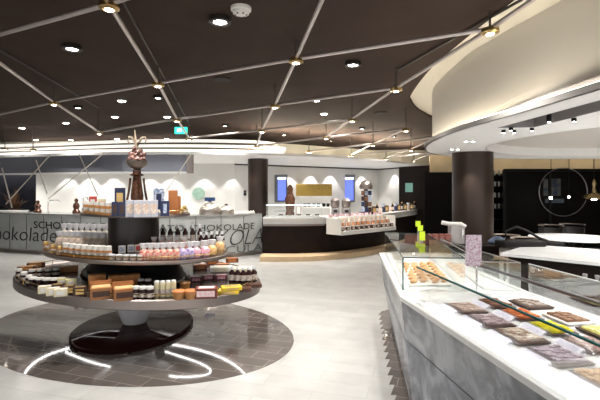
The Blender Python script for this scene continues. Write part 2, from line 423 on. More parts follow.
mixred = noisy('red_sweets', (.60, .08, .07), (.80, .62, .50), 55, .3); mixpur = noisy('purple_sweets', (.22, .12, .42), (.75, .68, .82), 55, .3)
mixor = noisy('orange_sweets', (.75, .36, .08), (.85, .65, .40), 55, .3); mixpink = noisy('pink_sweets', (.70, .20, .32), (.85, .65, .70), 55, .3)
mixwh = noisy('white_sweets', (.80, .74, .66), (.60, .40, .30), 55, .3)

def row(name, cat, maker, pts, z, desc, where, group, rz=None, jit=.12):
    """a row of equal goods, left to right; pts are their base points"""
    proto = None; n = len(pts)
    for i, p in enumerate(pts):
        v = at(p[0], p[1], z)
        if n == 1: lab = desc+' '+where
        elif n == 2: lab = desc+', '+('left', 'right')[i]+' one of two '+where
        else: lab = desc+', '+(ORD[i]+' from left' if i < n-1 else 'rightmost')+' '+where
        if proto is None:
            proto = t = thing(name, lab, cat, v, 0, group if n > 1 else None); maker(t)
            for c in kids(t): pass
        else:
            t = copy_tree(proto); t.location = v; t['label'] = trim(lab)
        a = math.atan2(-v.x, v.y)*-1
        t.rotation_euler[2] = (rz if rz is not None else -math.atan2(v.x, v.y)*1.0)+random.uniform(-jit, jit)
def lin(x0, y0, x1, y1, n): return [(x0+(x1-x0)*i/max(1, n-1), y0+(y1-y0)*i/max(1, n-1)) for i in range(n)]
def arc(x0, x1, n, z, a, off=0):      # base points along the front rim of the oval at semi axis a
    out = []
    ring = [p+Vector(CT) for p in ellipse((0, 0), a, a*.635, ANG, 720)]
    px = [(300+F*p.x/p.y, HOR+F*(H-z)/p.y, p.y) for p in ring]
    for i in range(n):
        x = x0+(x1-x0)*i/max(1, n-1)
        c = sorted(px, key=lambda q: abs(q[0]-x)+(0 if q[2] < CT[1]-.0*x else 3))[:4]
        # take the front crossing
        near = [q for q in px if abs(q[0]-x) < 1.2]
        q = max(near, key=lambda q: q[1]) if near else c[0]
        out.append((x, q[1]))
    return out

# ---- lower tier, front, left to right
row('sweet_jar', 'jar', m_jar(.035, .11, choc_glass, whitep), arc(19, 29, 3, ZL, 1.58), ZL, 'dark jar with white lid', 'on the far left end of the lower tier', 'dark jars at the left end of the lower tier')
row('candy_tin', 'tin', m_tub(.045, .09, choc_glass, whitep), [(33, 285), (40, 285.5), (47, 286), (54, 286), (61, 285.5)], ZL, 'dark glass jar with white rim lid', 'behind the cream packs on the lower tier', 'dark jars behind the cream packs')
row('wrapped_pack', 'packet', m_box(.12, .08, .075, creamp, whitep), [(45, 293), (53, 295), (61, 296)], ZL, 'cream paper packet', 'at the left front of the lower tier', 'cream packets on the lower tier')
row('wrapped_pack', 'packet', m_box(.10, .07, .10, mat('pale_yellow', (.80, .72, .36), .4), whitep), [(63, 287), (71, 288)], ZL, 'pale yellow packet', 'behind the dark gift cartons on the lower tier', 'pale yellow packets')
row('chocolate_carton', 'box', m_box(.12, .09, .085, choc, gold), arc(58, 80, 3, ZL, 1.57), ZL, 'low dark chocolate box with gold label', 'at the left front rim of the lower tier', 'low dark boxes at the front rim')
row('gift_carton', 'box', m_openbox(.19, .15, .11, K('tan_card', (.36, .15, .05)), K('apricot_card', (.80, .50, .25)), choc), [(101, 298), (124, 299)], ZL, 'tan gift box with raised lid and dark front', 'at the front of the lower tier', 'orange gift boxes with raised lids')
row('gift_carton', 'box', m_box(.17, .12, .15, caramel, orangep), [(97, 288), (117, 289), (131, 288)], ZL, 'brown and orange gift box', 'standing behind the open orange boxes', 'brown gift boxes in the second row')
row('sweet_jar', 'jar', m_jar(.038, .125, choc_glass, whitep, .22), [(136, 299), (143, 299.2), (150, 299.3)], ZL, 'dark jam jar with white lid', 'at the front of the lower tier right of the orange boxes', 'dark jam jars at the front')
row('sweet_jar', 'jar', m_jar(.036, .12, choc_glass, clearw, .2), [(141, 290), (148, 290)], ZL, 'small dark jar with clear lid', 'behind the front jam jars', 'dark jars in the second row')
row('candy_tube', 'tube', m_jar(.026, .16, mat('cream_wax', (.80, .73, .48), .35), clearw, .12), [(157, 297), (162.5, 297), (168, 296.5), (173.5, 296)], ZL, 'tall clear tube of cream sweets', 'on the lower tier', 'tall tubes of cream sweets')
row('truffle_tub', 'tub', m_tub(.06, .085, caramel, orangep), [(179, 299), (191, 298.5)], ZL, 'round brown tub with orange lid', 'at the front of the lower tier', 'round brown tubs')
row('truffle_tub', 'tub', m_tub(.055, .08, caramel, caramel), [(185, 289)], ZL, 'round caramel brown tub', 'behind the two front tubs on the lower tier', None)
row('chocolate_box', 'box', m_box(.215, .15, .095, mat('oxblood_card', (.16, .03, .02), .3), pinkp, .8), [(206.5, 297)], ZL, 'oxblood chocolate box with pink printed top', 'at the front right of the lower tier', None)
row('sweet_pouch', 'packet', m_box(.21, .14, .035, yellow, gold), [(229, 293)], ZL, 'flat yellow foil packet, lowest of two,', 'at the right of the lower tier', None)
v = at(230, 293, ZL)
t = thing('sweet_pouch', 'flat yellow foil packet lying on top of another one', 'packet', v+Vector((.015, 0, .036)), .3); m_box(.20, .13, .035, yellow, gold)(t)
row('syrup_bottle', 'bottle', m_bottle(.036, .175, choc_glass, clearw), [(232, 282), (237.6, 282.4), (243.2, 282.6), (248.8, 282.4), (254, 281.5)], ZL, 'small dark bottle with pale cap', 'at the right end of the lower tier', 'small bottles at the right end')
row('chocolate_box', 'box', m_box(.28, .16, .06, whitep, creamp), [(221, 271), (241, 272)], ZL, 'flat white chocolate box', 'on the right back of the lower tier', 'flat white boxes')
row('chocolate_box', 'box', m_box(.18, .12, .06, mat('mahogany_card', (.20, .06, .03), .35), orangep), [(200, 269), (212, 264), (223, 268), (232, 262)], ZL, 'reddish brown chocolate box', 'at the right back of the lower tier', 'reddish boxes at the right back')
row('chocolate_box', 'box', m_box(.15, .10, .05, K('plum_card', (.14, .04, .05)), mixpink), [(196, 281), (208, 279), (221, 279)], ZL, 'small plum box with pink top', 'behind the oxblood box on the lower tier', 'plum boxes on the lower tier')
row('flat_carton', 'box', m_box(.17, .11, .04, K('umber_card', (.10, .035, .02)), choc), [(243, 291), (253.5, 287)], ZL, 'flat brown carton', 'under the right end of the gold rail', 'flat cartons at the right end')
row('gift_carton', 'box', m_box(.20, .12, .07, orangep, caramel), [(43, 274), (56, 272), (69, 271.5)], ZL, 'orange and brown gift box', 'at the left back of the lower tier', 'orange gift boxes at the left back')
row('flat_carton', 'box', m_box(.22, .12, .05, choc, caramel), [(27, 270), (36, 266)], ZL, 'flat dark brown carton', 'at the far left back of the lower tier', 'flat dark cartons at the left back')
row('sweet_jar', 'jar', m_jar(.04, .10, choc_glass, whitep), [(24, 280), (32, 277.5), (40, 277), (48, 276.6), (56, 276)], ZL, 'dark jar with white lid', 'before the orange boxes at the left back', 'dark jars before the left back boxes')

# ---- middle tier
row('honey_jar', 'jar', m_jar(.040, .135, amber, whitep, .38), arc(66, 108, 8, ZM, 1.17), ZM, 'amber sweets jar with white top', 'on the left front of the middle tier', 'amber jars on the middle tier')
row('honey_jar', 'jar', m_jar(.035, .10, caramel, gold, .3), arc(46, 60, 3, ZM, 1.22), ZM, 'caramel jar with gold lid', 'at the left end of the middle tier', 'caramel jars at the left end')
row('sweet_bag', 'bag', m_bag(.11, .20, mixwh, clearw, gold), lin(60, 247, 103, 249, 8), ZM, 'cellophane bag of pale sweets', 'behind the amber jars on the middle tier', 'bags of pale sweets')
row('sweet_bag', 'bag', m_bag(.10, .25, mat('ivory_sweets', (.80, .72, .62), .4), clearw, whitep), lin(64, 241, 105, 242, 8), ZM, 'tall white topped bag of sweets', 'in the back left of the middle tier', 'tall white topped bags')
row('printed_packet', 'packet', m_box(.075, .04, .085, whitep, bluew, .7), [(122, 253), (131, 252)], ZM, 'small white and blue packet', 'in front of the dark drum', 'blue and white packets')
row('printed_packet', 'packet', m_box(.07, .04, .09, whitep, redp, .6), [(138, 252), (146, 252)], ZM, 'small white and red packet', 'in front of the dark drum', 'red and white packets')
row('sweet_cup', 'cup', m_tub(.033, .055, mixwh, clearw), arc(112, 140, 5, ZM, 1.20), ZM, 'small clear cup of pale sweets', 'on the front rim of the middle tier', 'small cups on the front rim')
for c, (mm, nm) in enumerate(((mixred, 'red'), (mixpur, 'purple'), (mixpink, 'pink'), (mixor, 'orange'))):
    x0, x1, n = ((144, 176, 6), (182, 190, 2), (196, 205, 2), (212, 220, 2))[c]
    row('sweet_bag', 'bag', m_bag(.105, .17, mm, clearw, whitep), arc(x0, x1, n, ZM, 1.17), ZM, 'cellophane bag of '+nm+' sweets', 'on the right front of the middle tier', 'bags of '+nm+' sweets')
row('sweet_bag', 'bag', m_bag(.09, .16, mixred, clearw, redp), lin(154, 250, 184, 250, 5), ZM, 'red tied bag of red and white sweets', 'behind the front bags of the middle tier', 'bags with red ties')
row('liqueur_bottle', 'bottle', m_bottle(.034, .27, choc_glass, clearw), lin(163, 245, 200, 245, 6), ZM, 'dark bottle with pale cap', 'at the back right of the middle tier', 'dark bottles at the back right')
row('liqueur_bottle', 'bottle', m_bottle(.032, .22, choc_glass, clearw), lin(201, 250, 222, 249, 5), ZM, 'shorter dark bottle with pale cap', 'at the right end of the middle tier', 'shorter dark bottles')

# ---- top tier
row('sweet_tube', 'tube', m_jar(.030, .14, amber, whitep, .3), lin(86, 213, 108, 215.5, 5), ZT, 'amber and white sweet tube', 'on the left of the top tier', 'amber tubes on the top tier')
row('printed_carton', 'box', m_box(.09, .06, .19, redp, whitep), [(93, 211)], ZT, 'small red box behind the amber tubes', 'on the top tier', None)
row('printed_carton', 'box', m_box(.10, .06, .16, creamp, orangep), [(102, 211.5)], ZT, 'cream box beside the red one', 'on the top tier', None)
row('framed_carton', 'box', m_box(.115, .06, .30, navy, gold, .6), [(120, 213)], ZT, 'tall black box with gold label panel', 'on the top tier', None)
row('dark_carton', 'box', m_box(.065, .05, .15, navy, choc), [(115, 216), (122, 216.5)], ZT, 'small navy box', 'before the tall black box', 'small navy boxes')
row('silver_pack', 'packet', m_box(.085, .06, .17, mat('frosted_pack', (.50, .52, .60), .3), mixwh, .75), [(130, 217), (138, 217.2), (146, 217.1), (153.5, 216.8)], ZT, 'frosted silver packet', 'at the foot of the sculpture', 'frosted packets on the top tier')
row('tall_tin', 'tin', m_box(.115, .07, .29, bluew, navy, .5), [(159, 214)], ZT, 'tall blue and white printed tin', 'on the top tier', None)
row('dark_carton', 'box', m_box(.09, .06, .16, navy, bluew, .4), [(165, 216)], ZT, 'navy box with pale emblem', 'in front of the tall blue tin', None)
row('tall_carton', 'box', m_box(.10, .07, .27, orangep, orangep), [(173, 213.5)], ZT, 'tall orange carton', 'at the right of the top tier', None)
row('tall_carton', 'box', m_box(.05, .05, .2, orangep, orangep), [(178.5, 213)], ZT, 'narrow orange carton', 'right of the tall orange one', None)
row('gold_truffle', 'sweet', m_pouch(.06, .05, .07, gold, creamp), [(181, 213), (184.5, 211)], ZT, 'small gold wrapped sweet', 'at the right rim of the top tier', 'gold sweets')

# chocolate sculpture on the top tier
S = thing('chocolate_sculpture', 'brown tower sculpture carrying a bowl of fruit and curls above the top tier', 'sculpture', (-2.02, 5.33, 1.427))
cop = noisy('copper_chocolate', (.075, .028, .015), (.17, .075, .04), 30, .25, metal=.2)
MB().lathe([(.16, 0), (.16, .02), (.07, .05), (.075, .2), (.055, .36), (.045, .44), (.09, .46), (.05, .48), (.05, .52)], (0, 0, 0), 20).build('tower', cop, S, smooth=True)
for i in range(4):
    a = PI/4+i*PI/2; mb = MB(); d = Vector((math.cos(a), math.sin(a)))
    mb.tube([(d.x*r, d.y*r, z) for r, z in ((.17, 0), (.13, .12), (.105, .25), (.09, .36), (.085, .42))], .014, 8).build('buttress', cop, S, smooth=True)
MB().lathe([(.03, .52), (.09, .55), (.125, .60), (.13, .64), (.115, .64)], (0, 0, 0), 24).build('bowl', mat('pewter', (.25, .21, .18), .25, .6), S, smooth=True)
mb = MB()
for i in range(46):
    a = random.uniform(0, 2*PI); u = random.random(); r = .11*math.sqrt(u)
    mb.sphere((r*math.cos(a), r*math.sin(a), .64+.16*(1-u)*random.uniform(.4, 1)), random.uniform(.022, .034), 8)
tag(mb.build('fruit_heap', noisy('berries', (.06, .015, .012), (.45, .26, .22), 22, .25), S, smooth=True), 'dark red and pale fruit heap')
for s in (-1, 1):
    MB().tube([(0, 0, .76), (.02*s, 0, .86), (.06*s, 0, .92), (.10*s, 0, .93), (.115*s, 0, .88), (.09*s, 0, .85)], .018, 8, r2=.010).build('curl', mat('pale_choc', (.50, .40, .30), .3), S, smooth=True)
MB().tube([(0, 0, .78), (-.02, 0, .9), (-.03, 0, 1.02)], .02, 8, r2=.006).build('spike', M['pale_choc'], S, smooth=True)

# ================================================================ LETTERED COUNTER ON THE LEFT
cf = [(-60, 13.2), (0, 11.95), (35, 11.5), (70, 11.1), (110, 10.75), (150, 10.55), (190, 10.55), (227, 10.8), (262, 11.45)]
cfp = [Vector(((px-300)*Y/F, Y)) for px, Y in cf]
cline = smooth_line(cfp, 10)
L = thing('lettered_counter', 'long curved grey glass fronted counter with dark chocolate lettering', 'counter', (cline[45].x, cline[45].y, 0))
o0 = Vector((cline[45].x, cline[45].y))
loc = [p-o0 for p in cline]
front = noisy('grey_green_glass', (.44, .465, .46), (.53, .55, .545), 2.0, .18)
MB().ribbon(loc, .09, 1.04, .5).build('body', front, L)
MB().ribbon([p+Vector((0, .04)) for p in loc], 0, .09, .42).build('toe_kick', steel, L)
MB().ribbon([p+Vector((0, -.03)) for p in loc], 1.04, 1.075, .62).build('worktop', mat('counter_top_grey', (.30, .30, .30), .2), L)
cum = [0]
for a, b in zip(cline, cline[1:]): cum.append(cum[-1]+(b-a).length)
pxs = [300+F*p.x/p.y for p in cline]
def s_of(px):
    for i in range(len(pxs)-1):
        if pxs[i] <= px <= pxs[i+1]: return cum[i]+(cum[i+1]-cum[i])*(px-pxs[i])/(pxs[i+1]-pxs[i])
    return cum[0] if px < pxs[0] else cum[-1]
def on_line(s):
    for i in range(len(cum)-1):
        if cum[i] <= s <= cum[i+1]:
            t = (cline[i+1]-cline[i]).normalized(); return cline[i]+t*(s-cum[i]), t
    i = 0 if s < 0 else len(cline)-2
    t = (cline[i+1]-cline[i]).normalized(); return (cline[0]+t*s if s < 0 else cline[-1]+t*(s-cum[-1])), t
mb = MB()
s = .3
while s < cum[-1]-.1:
    p, t = on_line(s); n_ = Vector((t.y, -t.x)); q = p-o0+n_*.004
    mb.box((q.x, q.y, .56), (.014, .008, .94), math.atan2(t.y, t.x)); s += .62
mb.build('panel_joints', mat('joint_dark', (.10, .10, .10), .5), L)
def flat_text(body, size, shear=0, bold=0, ext=.003):
    cu = bpy.data.curves.new('txt', 'FONT'); cu.body = body; cu.size = size; cu.shear = shear; cu.extrude = 0; cu.offset = bold; cu.resolution_u = 3
    ob = bpy.data.objects.new('txt', cu); C.objects.link(ob)
    dg = bpy.context.evaluated_depsgraph_get(); dg.update()
    me = bpy.data.meshes.new_from_object(ob.evaluated_get(dg)); bpy.data.objects.remove(ob); return me
def counter_text(body, pxl, pxr, z, hgt, m, shear=0, bold=0, label=None):
    me = flat_text(body, 1, shear, bold)
    xs = [v.co.x for v in me.vertices]; a, b = min(xs), max(xs); s0, s1 = s_of(pxl), s_of(pxr)
    bm = bmesh.new(); bm.from_mesh(me)
    bmesh.ops.triangulate(bm, faces=bm.faces)
    for v in bm.verts:
        s_ = s0+(v.co.x-a)/(b-a)*(s1-s0); p, t = on_line(s_); n_ = Vector((t.y, -t.x)); q = p-o0+n_*.012
        v.co = Vector((q.x, q.y, z+v.co.y*hgt))
    me2 = bpy.data.meshes.new('lettering'); bm.to_mesh(me2); bm.free(); me2.materials.append(m)
    ob = bpy.data.objects.new('lettering', me2); C.objects.link(ob); ob.parent = L
    if label: ob['label'] = label
    return ob
ink = mat('dark_lettering', (.03, .028, .028), .5); ink2 = mat('grey_lettering', (.16, .165, .165), .5)
counter_text('chokolade', -10, 57, .33, .54, ink, .1, -.008, 'large dark script lettering')
counter_text('SCHOKOLADE', 34, 106, .685, .26, ink, 0, .012, 'small grey capitals')
counter_text('CIOCCOLATO', 110, 184, .69, .22, ink, 0, 0, 'small dark capitals')
counter_text('CHOKOLADE', 190, 254, .69, .22, ink, 0, 0, 'small dark capitals')
counter_text('CHOKOLA', 165, 262, .29, .60, ink, .35, -.018, 'large thin slanted lettering')
counter_text('CHOCULA', 185, 262, .10, .27, ink2, 0, 0, 'grey capitals at the foot')

# goods and gear on the lettered counter
def on_counter(px, off=.3):
    s_ = s_of(px); p, t = on_line(s_); n_ = Vector((-t.y, t.x)); q = p+n_*off; return Vector((q.x, q.y, 1.076))
def put(name, label, cat, px, off=.3, group=None, z=None):
    v = on_counter(px, off)
    if z is not None: v.z = z
    return thing(name, label, cat, v, -math.atan2(v.x, v.y), group)
t = put('coffee_tap', 'bent chrome tap at the left of the lettered counter', 'tap', 38)
MB().tube([(0, 0, 0), (0, 0, .30), (.05, 0, .34), (.26, 0, .34), (.28, 0, .30)], .016, 8).build('spout', chrome, t, smooth=True)
MB().lathe([(.04, 0), (.04, .03)]).build('flange', chrome, t)
t = put('coffee_tap', 'tall straight chrome tap beside the brown figure', 'tap', 74)
MB().tube([(0, 0, 0), (0, 0, .42), (.10, 0, .42), (.10, 0, .36)], .014, 8).build('spout', chrome, t, smooth=True)
MB().lathe([(.04, 0), (.04, .03)]).build('flange', chrome, t)
for px, hgt, lab in ((28, .34, 'short reddish brown chocolate figure at the left of the lettered counter'), (67, .40, 'tall dark brown chocolate figure between the two taps')):
    t = put('chocolate_figure', lab, 'figurine', px)
    MB().lathe([(.09, 0), (.10, .05), (.06, .12)], (0, 0, 0), 14).build('base', cop, t, smooth=True)
    MB().lathe([(.05, .10), (.085, .18), (.07, hgt*.65), (.03, hgt*.74), (.05, hgt*.84), (.04, hgt*.95), (.01, hgt)], (0, 0, 0), 14).build('figure', cop, t, smooth=True)
def put_row(name, cat, maker, px0, px1, n, desc, where, group, off=.25):
    pr = None
    for i in range(n):
        px = px0+(px1-px0)*i/max(1, n-1); v = on_counter(px, off)
        lab = desc+' '+where if n == 1 else desc+', '+(ORD[i]+' from left' if i < n-1 else 'rightmost')+' '+where
        if pr is None: pr = t = thing(name, lab, cat, v, 0, group); maker(t)
        else: t = copy_tree(pr); t.location = v; t['label'] = trim(lab)
        t.rotation_euler[2] = -math.atan2(v.x, v.y)
put_row('gift_bag', 'bag', m_bag(.16, .30, mixor, creamp, redp), 92, 112, 4, 'pale gift bag with orange sweets', 'on the lettered counter left of the tower', 'gift bags on the lettered counter')
put_row('printed_carton', 'box', m_box(.20, .1, .22, redp, mixwh), 88, 97, 2, 'reddish printed box', 'behind the gift bags on the lettered counter', 'reddish boxes on the lettered counter', .4)
# roaster domes and meringues at the right end
for px, r, lab in ((211, .27, 'larger silver dome grinder with blue tag on the right of the lettered counter'), (232, .20, 'smaller dull silver dome beside the larger one')):
    t = put('dome_grinder', lab, 'machine', px, .35)
    MB().lathe([(r, 0), (r, .04), (r*.98, .12), (r*.8, r*.75), (r*.5, r*1.05), (.03, r*1.2)], (0, 0, 0), 24).build('dome', mat('dull_silver', (.5, .45, .40), .3, .8), t, smooth=True)
    MB().lathe([(.03, r*1.2), (.05, r*1.25), (.03, r*1.32)], (0, 0, 0), 12).build('knob', blackm, t, smooth=True)
    if r > .25: MB().box((.0, -.12, r*1.45), (.26, .02, .09), 0).build('tag', K('tag_blue', (.03, .10, .32)), t)
put_row('meringue', 'meringue', lambda t: MB().lathe([(.04, 0), (.045, .02), (.03, .05), (.008, .085)], (0, 0, 0), 10).build('swirl', whitep, t, smooth=True), 239, 256, 8, 'white pointed meringue', 'at the right end of the lettered counter', 'meringues on the lettered counter', .12)

# ---- wall pieces on the left and centre back
def wall_thing(name, label, cat, px, py, Y, group=None):
    return thing(name, label, cat, deep(px, py, Y), 0, group)
t = wall_thing('round_sign', 'pale green round sign on the white wall left of the left column', 'sign', 198.5, 193.5, 13.875)
MB().lathe([(.20, -.02), (.20, .02)], (0, 0, 0), 32).build('disc', noisy('sage_print', (.30, .48, .38), (.42, .60, .50), 12, .5), t)
for c in kids(t): c.rotation_euler = (PI/2, 0, 0)
t = wall_thing('wall_socket', 'small black wall switch between round sign and left column', 'switch', 245, 193, 13.9)
MB().box((0, 0, 0), (.09, .03, .17)).build('plate', blackm, t, bevel=.005)
MB().box((0, -.02, .02), (.05, .015, .06)).build('rocker', K('grey_plastic', (.1, .1, .1)), t)
# shelf band and dark plant in left opening
t = thing('potted_plant', 'orange brown leafy plant in the dark area at the far left', 'plant', deep(14, 213, 14.75)*1, 0)
t.location.z = 0
MB().lathe([(.16, 0), (.20, .85), (.18, .85)], (0, 0, 0), 16).build('pot', darkwood, t, smooth=True)
mb = MB()
for i in range(70):
    a = random.uniform(0, 2*PI); e_ = random.uniform(.1, 1.4); ln = random.uniform(.3, .75)
    d = Vector((math.cos(a)*math.cos(e_), math.sin(a)*math.cos(e_)*.5, math.sin(e_))); p0 = Vector((0, 0, .85+.5*random.random())); p1 = p0+d*ln
    sd = Vector((-math.sin(a), math.cos(a), .3)).normalized()*.04
    mb.face([p0, p0.lerp(p1, .5)+sd, p1, p0.lerp(p1, .5)-sd])
tag(mb.build('leaves', noisy('rust_leaves', (.22, .07, .03), (.10, .09, .05), 10, .5), t), 'rust coloured leaves')
t = thing('lit_shelf', 'long white lit shelf high in the dark area at the far left', 'shelf', deep(10, 170, 15.2), 0)
MB().box((0, 0, 0), (3.4, .3, .10)).build('board', white, t)
MB().box((0, -.1, -.055), (3.2, .03, .012)).build('light_strip', led, t)
t = thing('low_cabinet', 'pale low cabinet in front of the rust leaved plant at far left', 'cabinet', (deep(-2, 0, 14.0).x, 14.0, 0), 0)
MB().box((0, 0, .5), (1.7, .4, 1.0)).build('body', whitep, t, bevel=.01)
MB().box((0, 0, 1.02), (1.75, .45, .04)).build('top', top_w, t)

def screen(px, lab):
    Y = 14.55 if px < 300 else 16.4
    t = wall_thing('wall_display', lab, 'screen', px, 188.5, Y)
    k = Y/F; w_, h_ = 13*k, 28*k
    MB().box((0, .02, 0), (w_, .05, h_)).build('housing', K('screen_grey', (.16, .17, .18)), t, bevel=.01)
    sm = mat('blue_screen', (.09, .13, .62), emit=1.0)
    MB().box((.03, -.02, -.02), (w_*.62, .01, h_*.80)).build('panel', sm, t)
    MB().box((.03, -.03, h_*.36), (w_*.62, .01, h_*.06)).build('title_bar', mat('screen_white', (.8, .9, 1), emit=2), t)
screen(281, 'tall blue screen on the white wall just right of the left column'); screen(348.5, 'tall blue screen on the white wall right of the gold panel')
Y = 14.9
t = wall_thing('wall_relief', 'wide gold textured relief on the white wall between the blue screens', 'wall decoration', 314, 190, 14.95); k = Y/F
gm = noisy('gold_relief', (.32, .20, .04), (.62, .42, .10), 40, .4, metal=.3)
MB().box((0, .0, 0), (36*k, .06, 12*k)).build('relief', gm, t, bevel=.01)

# ================================================================ BACK SERVICE COUNTER
bc = smooth_line([Vector(((px-300)*Y/F, Y)) for px, Y in ((263, 10.75), (300, 10.75), (330, 11.0), (360, 11.6), (384, 12.5), (410, 14.4), (424, 16.0))], 6)
o1 = bc[8].copy()
B = thing('service_counter', 'curved dark fronted service counter with white top and wooden step', 'counter', (o1.x, o1.y, 0))
lb = [p-o1 for p in bc]
MB().ribbon(lb[:-4], .12, .84, .55).build('dark_front', darkwood, B)
MB().ribbon(lb, .84, .98, .62).build('white_body', top_w, B)
MB().ribbon([p+Vector((0, -.06)) for p in lb], .98, 1.02, .75).build('worktop', top_w, B)
MB().ribbon([p+Vector((0, -.02)) for p in lb[:12]], .80, .845, .5).build('shadow_rail', steel, B)
MB().ribbon([p+Vector((-.03, -.55)) for p in lb[:-6]], 0, .115, .62).build('wooden_step', noisy('light_oak', (.62, .45, .27), (.68, .51, .32), 6, .5, stretch=(1, 8, 1)), B)
# glazed case on the left part of the worktop
G = thing('glass_case', 'low glass case on the left part of the service counter', 'display case', deep(300, 208, 10.95)*1, 0); G.location.z = 1.02
mb = MB(); mb.box((-.15, -.12, .15), (1.4, .012, .30)); mb.box((-.15, .05, .30), (1.4, .34, .01)); mb.box((-.845, .05, .15), (.01, .33, .29)); mb.box((.545, .05, .15), (.01, .33, .29))
mb.build('panes', pane_m, G)
mb = MB(); mb.box((-.15, .05, .14), (1.3, .3, .012)); mb.build('glass_shelf', pane_m, G)
MB().box((-.15, .05, .012), (1.3, .3, .02)).build('base_plate', top_w, G)
MB().box((-.15, -.11, .30), (1.4, .014, .008)).build('edge_light', mat('edge_led', (.9, 1, .98), emit=3), G)
def deepz(px, Y, z): return Vector(((px-300)*Y/F, Y, z))
for i, px in enumerate((281, 290, 299, 308, 317)):
    t = thing('chocolate_plate', 'small white plate of dark chocolates, '+(ORD[i]+' from the left' if i < 4 else 'rightmost')+' in the low glass case', 'plate', deepz(px, 11.0, 1.043), 0, 'plates in the low glass case')
    MB().lathe([(.07, 0), (.10, .012), (.095, .012)], (0, 0, 0), 16).build('plate', whitep, t)
    MB().box((0, 0, .025), (.11, .10, .03)).build('chocolates', choc, t)
# tilted display of boxed chocolates hung on the front
bh0 = deepz(341, 10.5, 0).xy; bh1 = deepz(395, 12.0, 0).xy
dirx = (bh1-bh0); ln = dirx.length; ang = math.atan2(dirx.y, dirx.x)
Dp = thing('stepped_display', 'white stepped display rack hung on the front of the service counter', 'display rack', (bh0.x, bh0.y, 0), ang)
for i in range(4):
    MB().box((ln/2, .05+.13*i, .68+.10*i), (ln, .14, .02)).build('shelf', top_w, Dp)
MB().box((ln/2, -.03, .64), (ln, .015, .10)).build('front_board', whitep, Dp)
MB().box((ln/2, .42, .80), (ln, .02, .42)).build('back_board', whitep, Dp)
for sx in (0, ln): MB().box((sx, .24, .79), (.02, .5, .40)).build('side_panel', whitep, Dp)
stack = [(choc, 'dark chocolate'), (orangep, 'orange'), (mixwh, 'pale mixed'), (mixpink, 'pink')]
mk = {}
for r_ in range(4):
    n = 11; m_, nm = stack[r_]
    pr = None
    for i in range(n):
        u = (i+.5)/n*ln; q = Vector((u, .05+.13*r_)); q.rotate(Matrix.Rotation(ang, 2)); v = Vector((bh0.x+q.x, bh0.y+q.y, .691+.10*r_))
        lab = nm+' packet, '+(ORD[i]+' from the left' if i < n-1 else 'rightmost')+' on the '+('lowest', 'second lowest', 'second highest', 'highest')[r_]+' step of the display rack'
        if pr is None: pr = t = thing('chocolate_packet', lab, 'packet', v, ang, nm+' packets on the display rack'); m_box(.12, .05, .085, m_, label_m, .6)(t)
        else: t = copy_tree(pr); t.location = v; t['label'] = trim(lab)
# objects on the service counter
def sc_put(name, label, cat, px, Y, group=None, z=1.021): return thing(name, label, cat, deepz(px, Y, z), 0, group)
t = sc_put('chocolate_statue', 'brown hooded chocolate statue in front of the left blue screen', 'statue', 290, 11.35)
MB().lathe([(.11, 0), (.12, .05), (.10, .1)], (0, 0, 0), 16).build('base', cop, t, smooth=True)
MB().lathe([(.10, .1), (.12, .22), (.14, .36), (.09, .44), (.07, .50), (.085, .56), (.05, .63), (.01, .66)], (0, 0, 0), 16).build('figure', cop, t, smooth=True)
t.scale = (1, 1, 1.25)
t = sc_put('pink_tin', 'small pinkish tin beside the statue', 'tin', 298.5, 11.3); m_box(.15, .1, .30, K('dusty_pink', (.48, .36, .34)), whitep)(t)
pr = None
for i, px in enumerate((305, 309, 314, 318.5, 324, 328)):
    lab = 'small black cup, '+(ORD[i]+' from the left' if i < 5 else 'rightmost')+' in the row below the gold panel'
    v = deepz(px, 11.4, 1.26)
    if pr is None:
        sh = thing('cup_shelf', 'white cup shelf standing below the gold panel', 'shelf', deepz(316, 11.45, 1.021)); MB().box((0, 0, .225), (.8, .2, .025)).build('board', whitep, sh)
        for sx in (-.39, .39): MB().box((sx, 0, .106), (.02, .2, .212)).build('side', whitep, sh)
        pr = t = thing('coffee_cup', lab, 'cup', v, 0, 'black cups below the gold panel'); m_tub(.045, .085, blackm, blackm)(t)
    else: t = copy_tree(pr); t.location = v; t['label'] = trim(lab)
for px, lab in ((335, 'grey counter scale left of the tower stand'), (346, 'silver espresso grinder beside the right blue screen')):
    t = sc_put('counter_machine', lab, 'machine', px, 11.5)
    MB().box((0, 0, .10), (.24, .3, .20), 0, .85).build('body', K('machine_grey', (.22, .21, .21), .3), t, bevel=.02)
    MB().lathe([(.09, .2), (.12, .26), (.12, .40), (.06, .46)], (0, 0, 0), 16).build('hopper', steel, t, smooth=True)
    MB().box((0, -.16, .12), (.10, .02, .06)).build('screen', blackm, t)
t = sc_put('tower_stand', 'tall dark tower stand of wrapped packs rising from the service counter', 'display stand', 366, 12.1)
MB().box((0, 0, .03), (.34, .3, .06)).build('base', blackm, t)
MB().box((0, .03, .45), (.10, .10, .80)).build('post', blackm, t)
MB().lathe([(.17, .70), (.19, .78), (.14, .90), (.05, .96)], (0, 0, 0), 16).build('crown', steel, t, smooth=True)
for i in range(4):
    for j in (-1, 0, 1):
        MB().box((j*.10, -.06+.01*j, .13+.155*i), (.085, .10, .13)).build('pack', (navy, choc, K('mocha', (.2, .1, .06)), bluew)[(i+j) % 4], t, bevel=.006)
kinds = [(m_bag(.14, .26, navy, bluew, gold), 'blue gift bag'), (m_bottle(.05, .28, choc_glass, gold), 'dark bottle'), (m_box(.12, .1, .2, choc, gold), 'dark gift box'), (m_bag(.13, .24, mixwh, clearw, redp), 'white gift bag')]
cnt = {}
seq = [2, 1, 3, 0, 2, 3, 1, 0, 2, 1, 2, 3, 2, 1]
names_ = ['gift_bag', 'dark_bottle', 'gift_box', 'gift_bag']
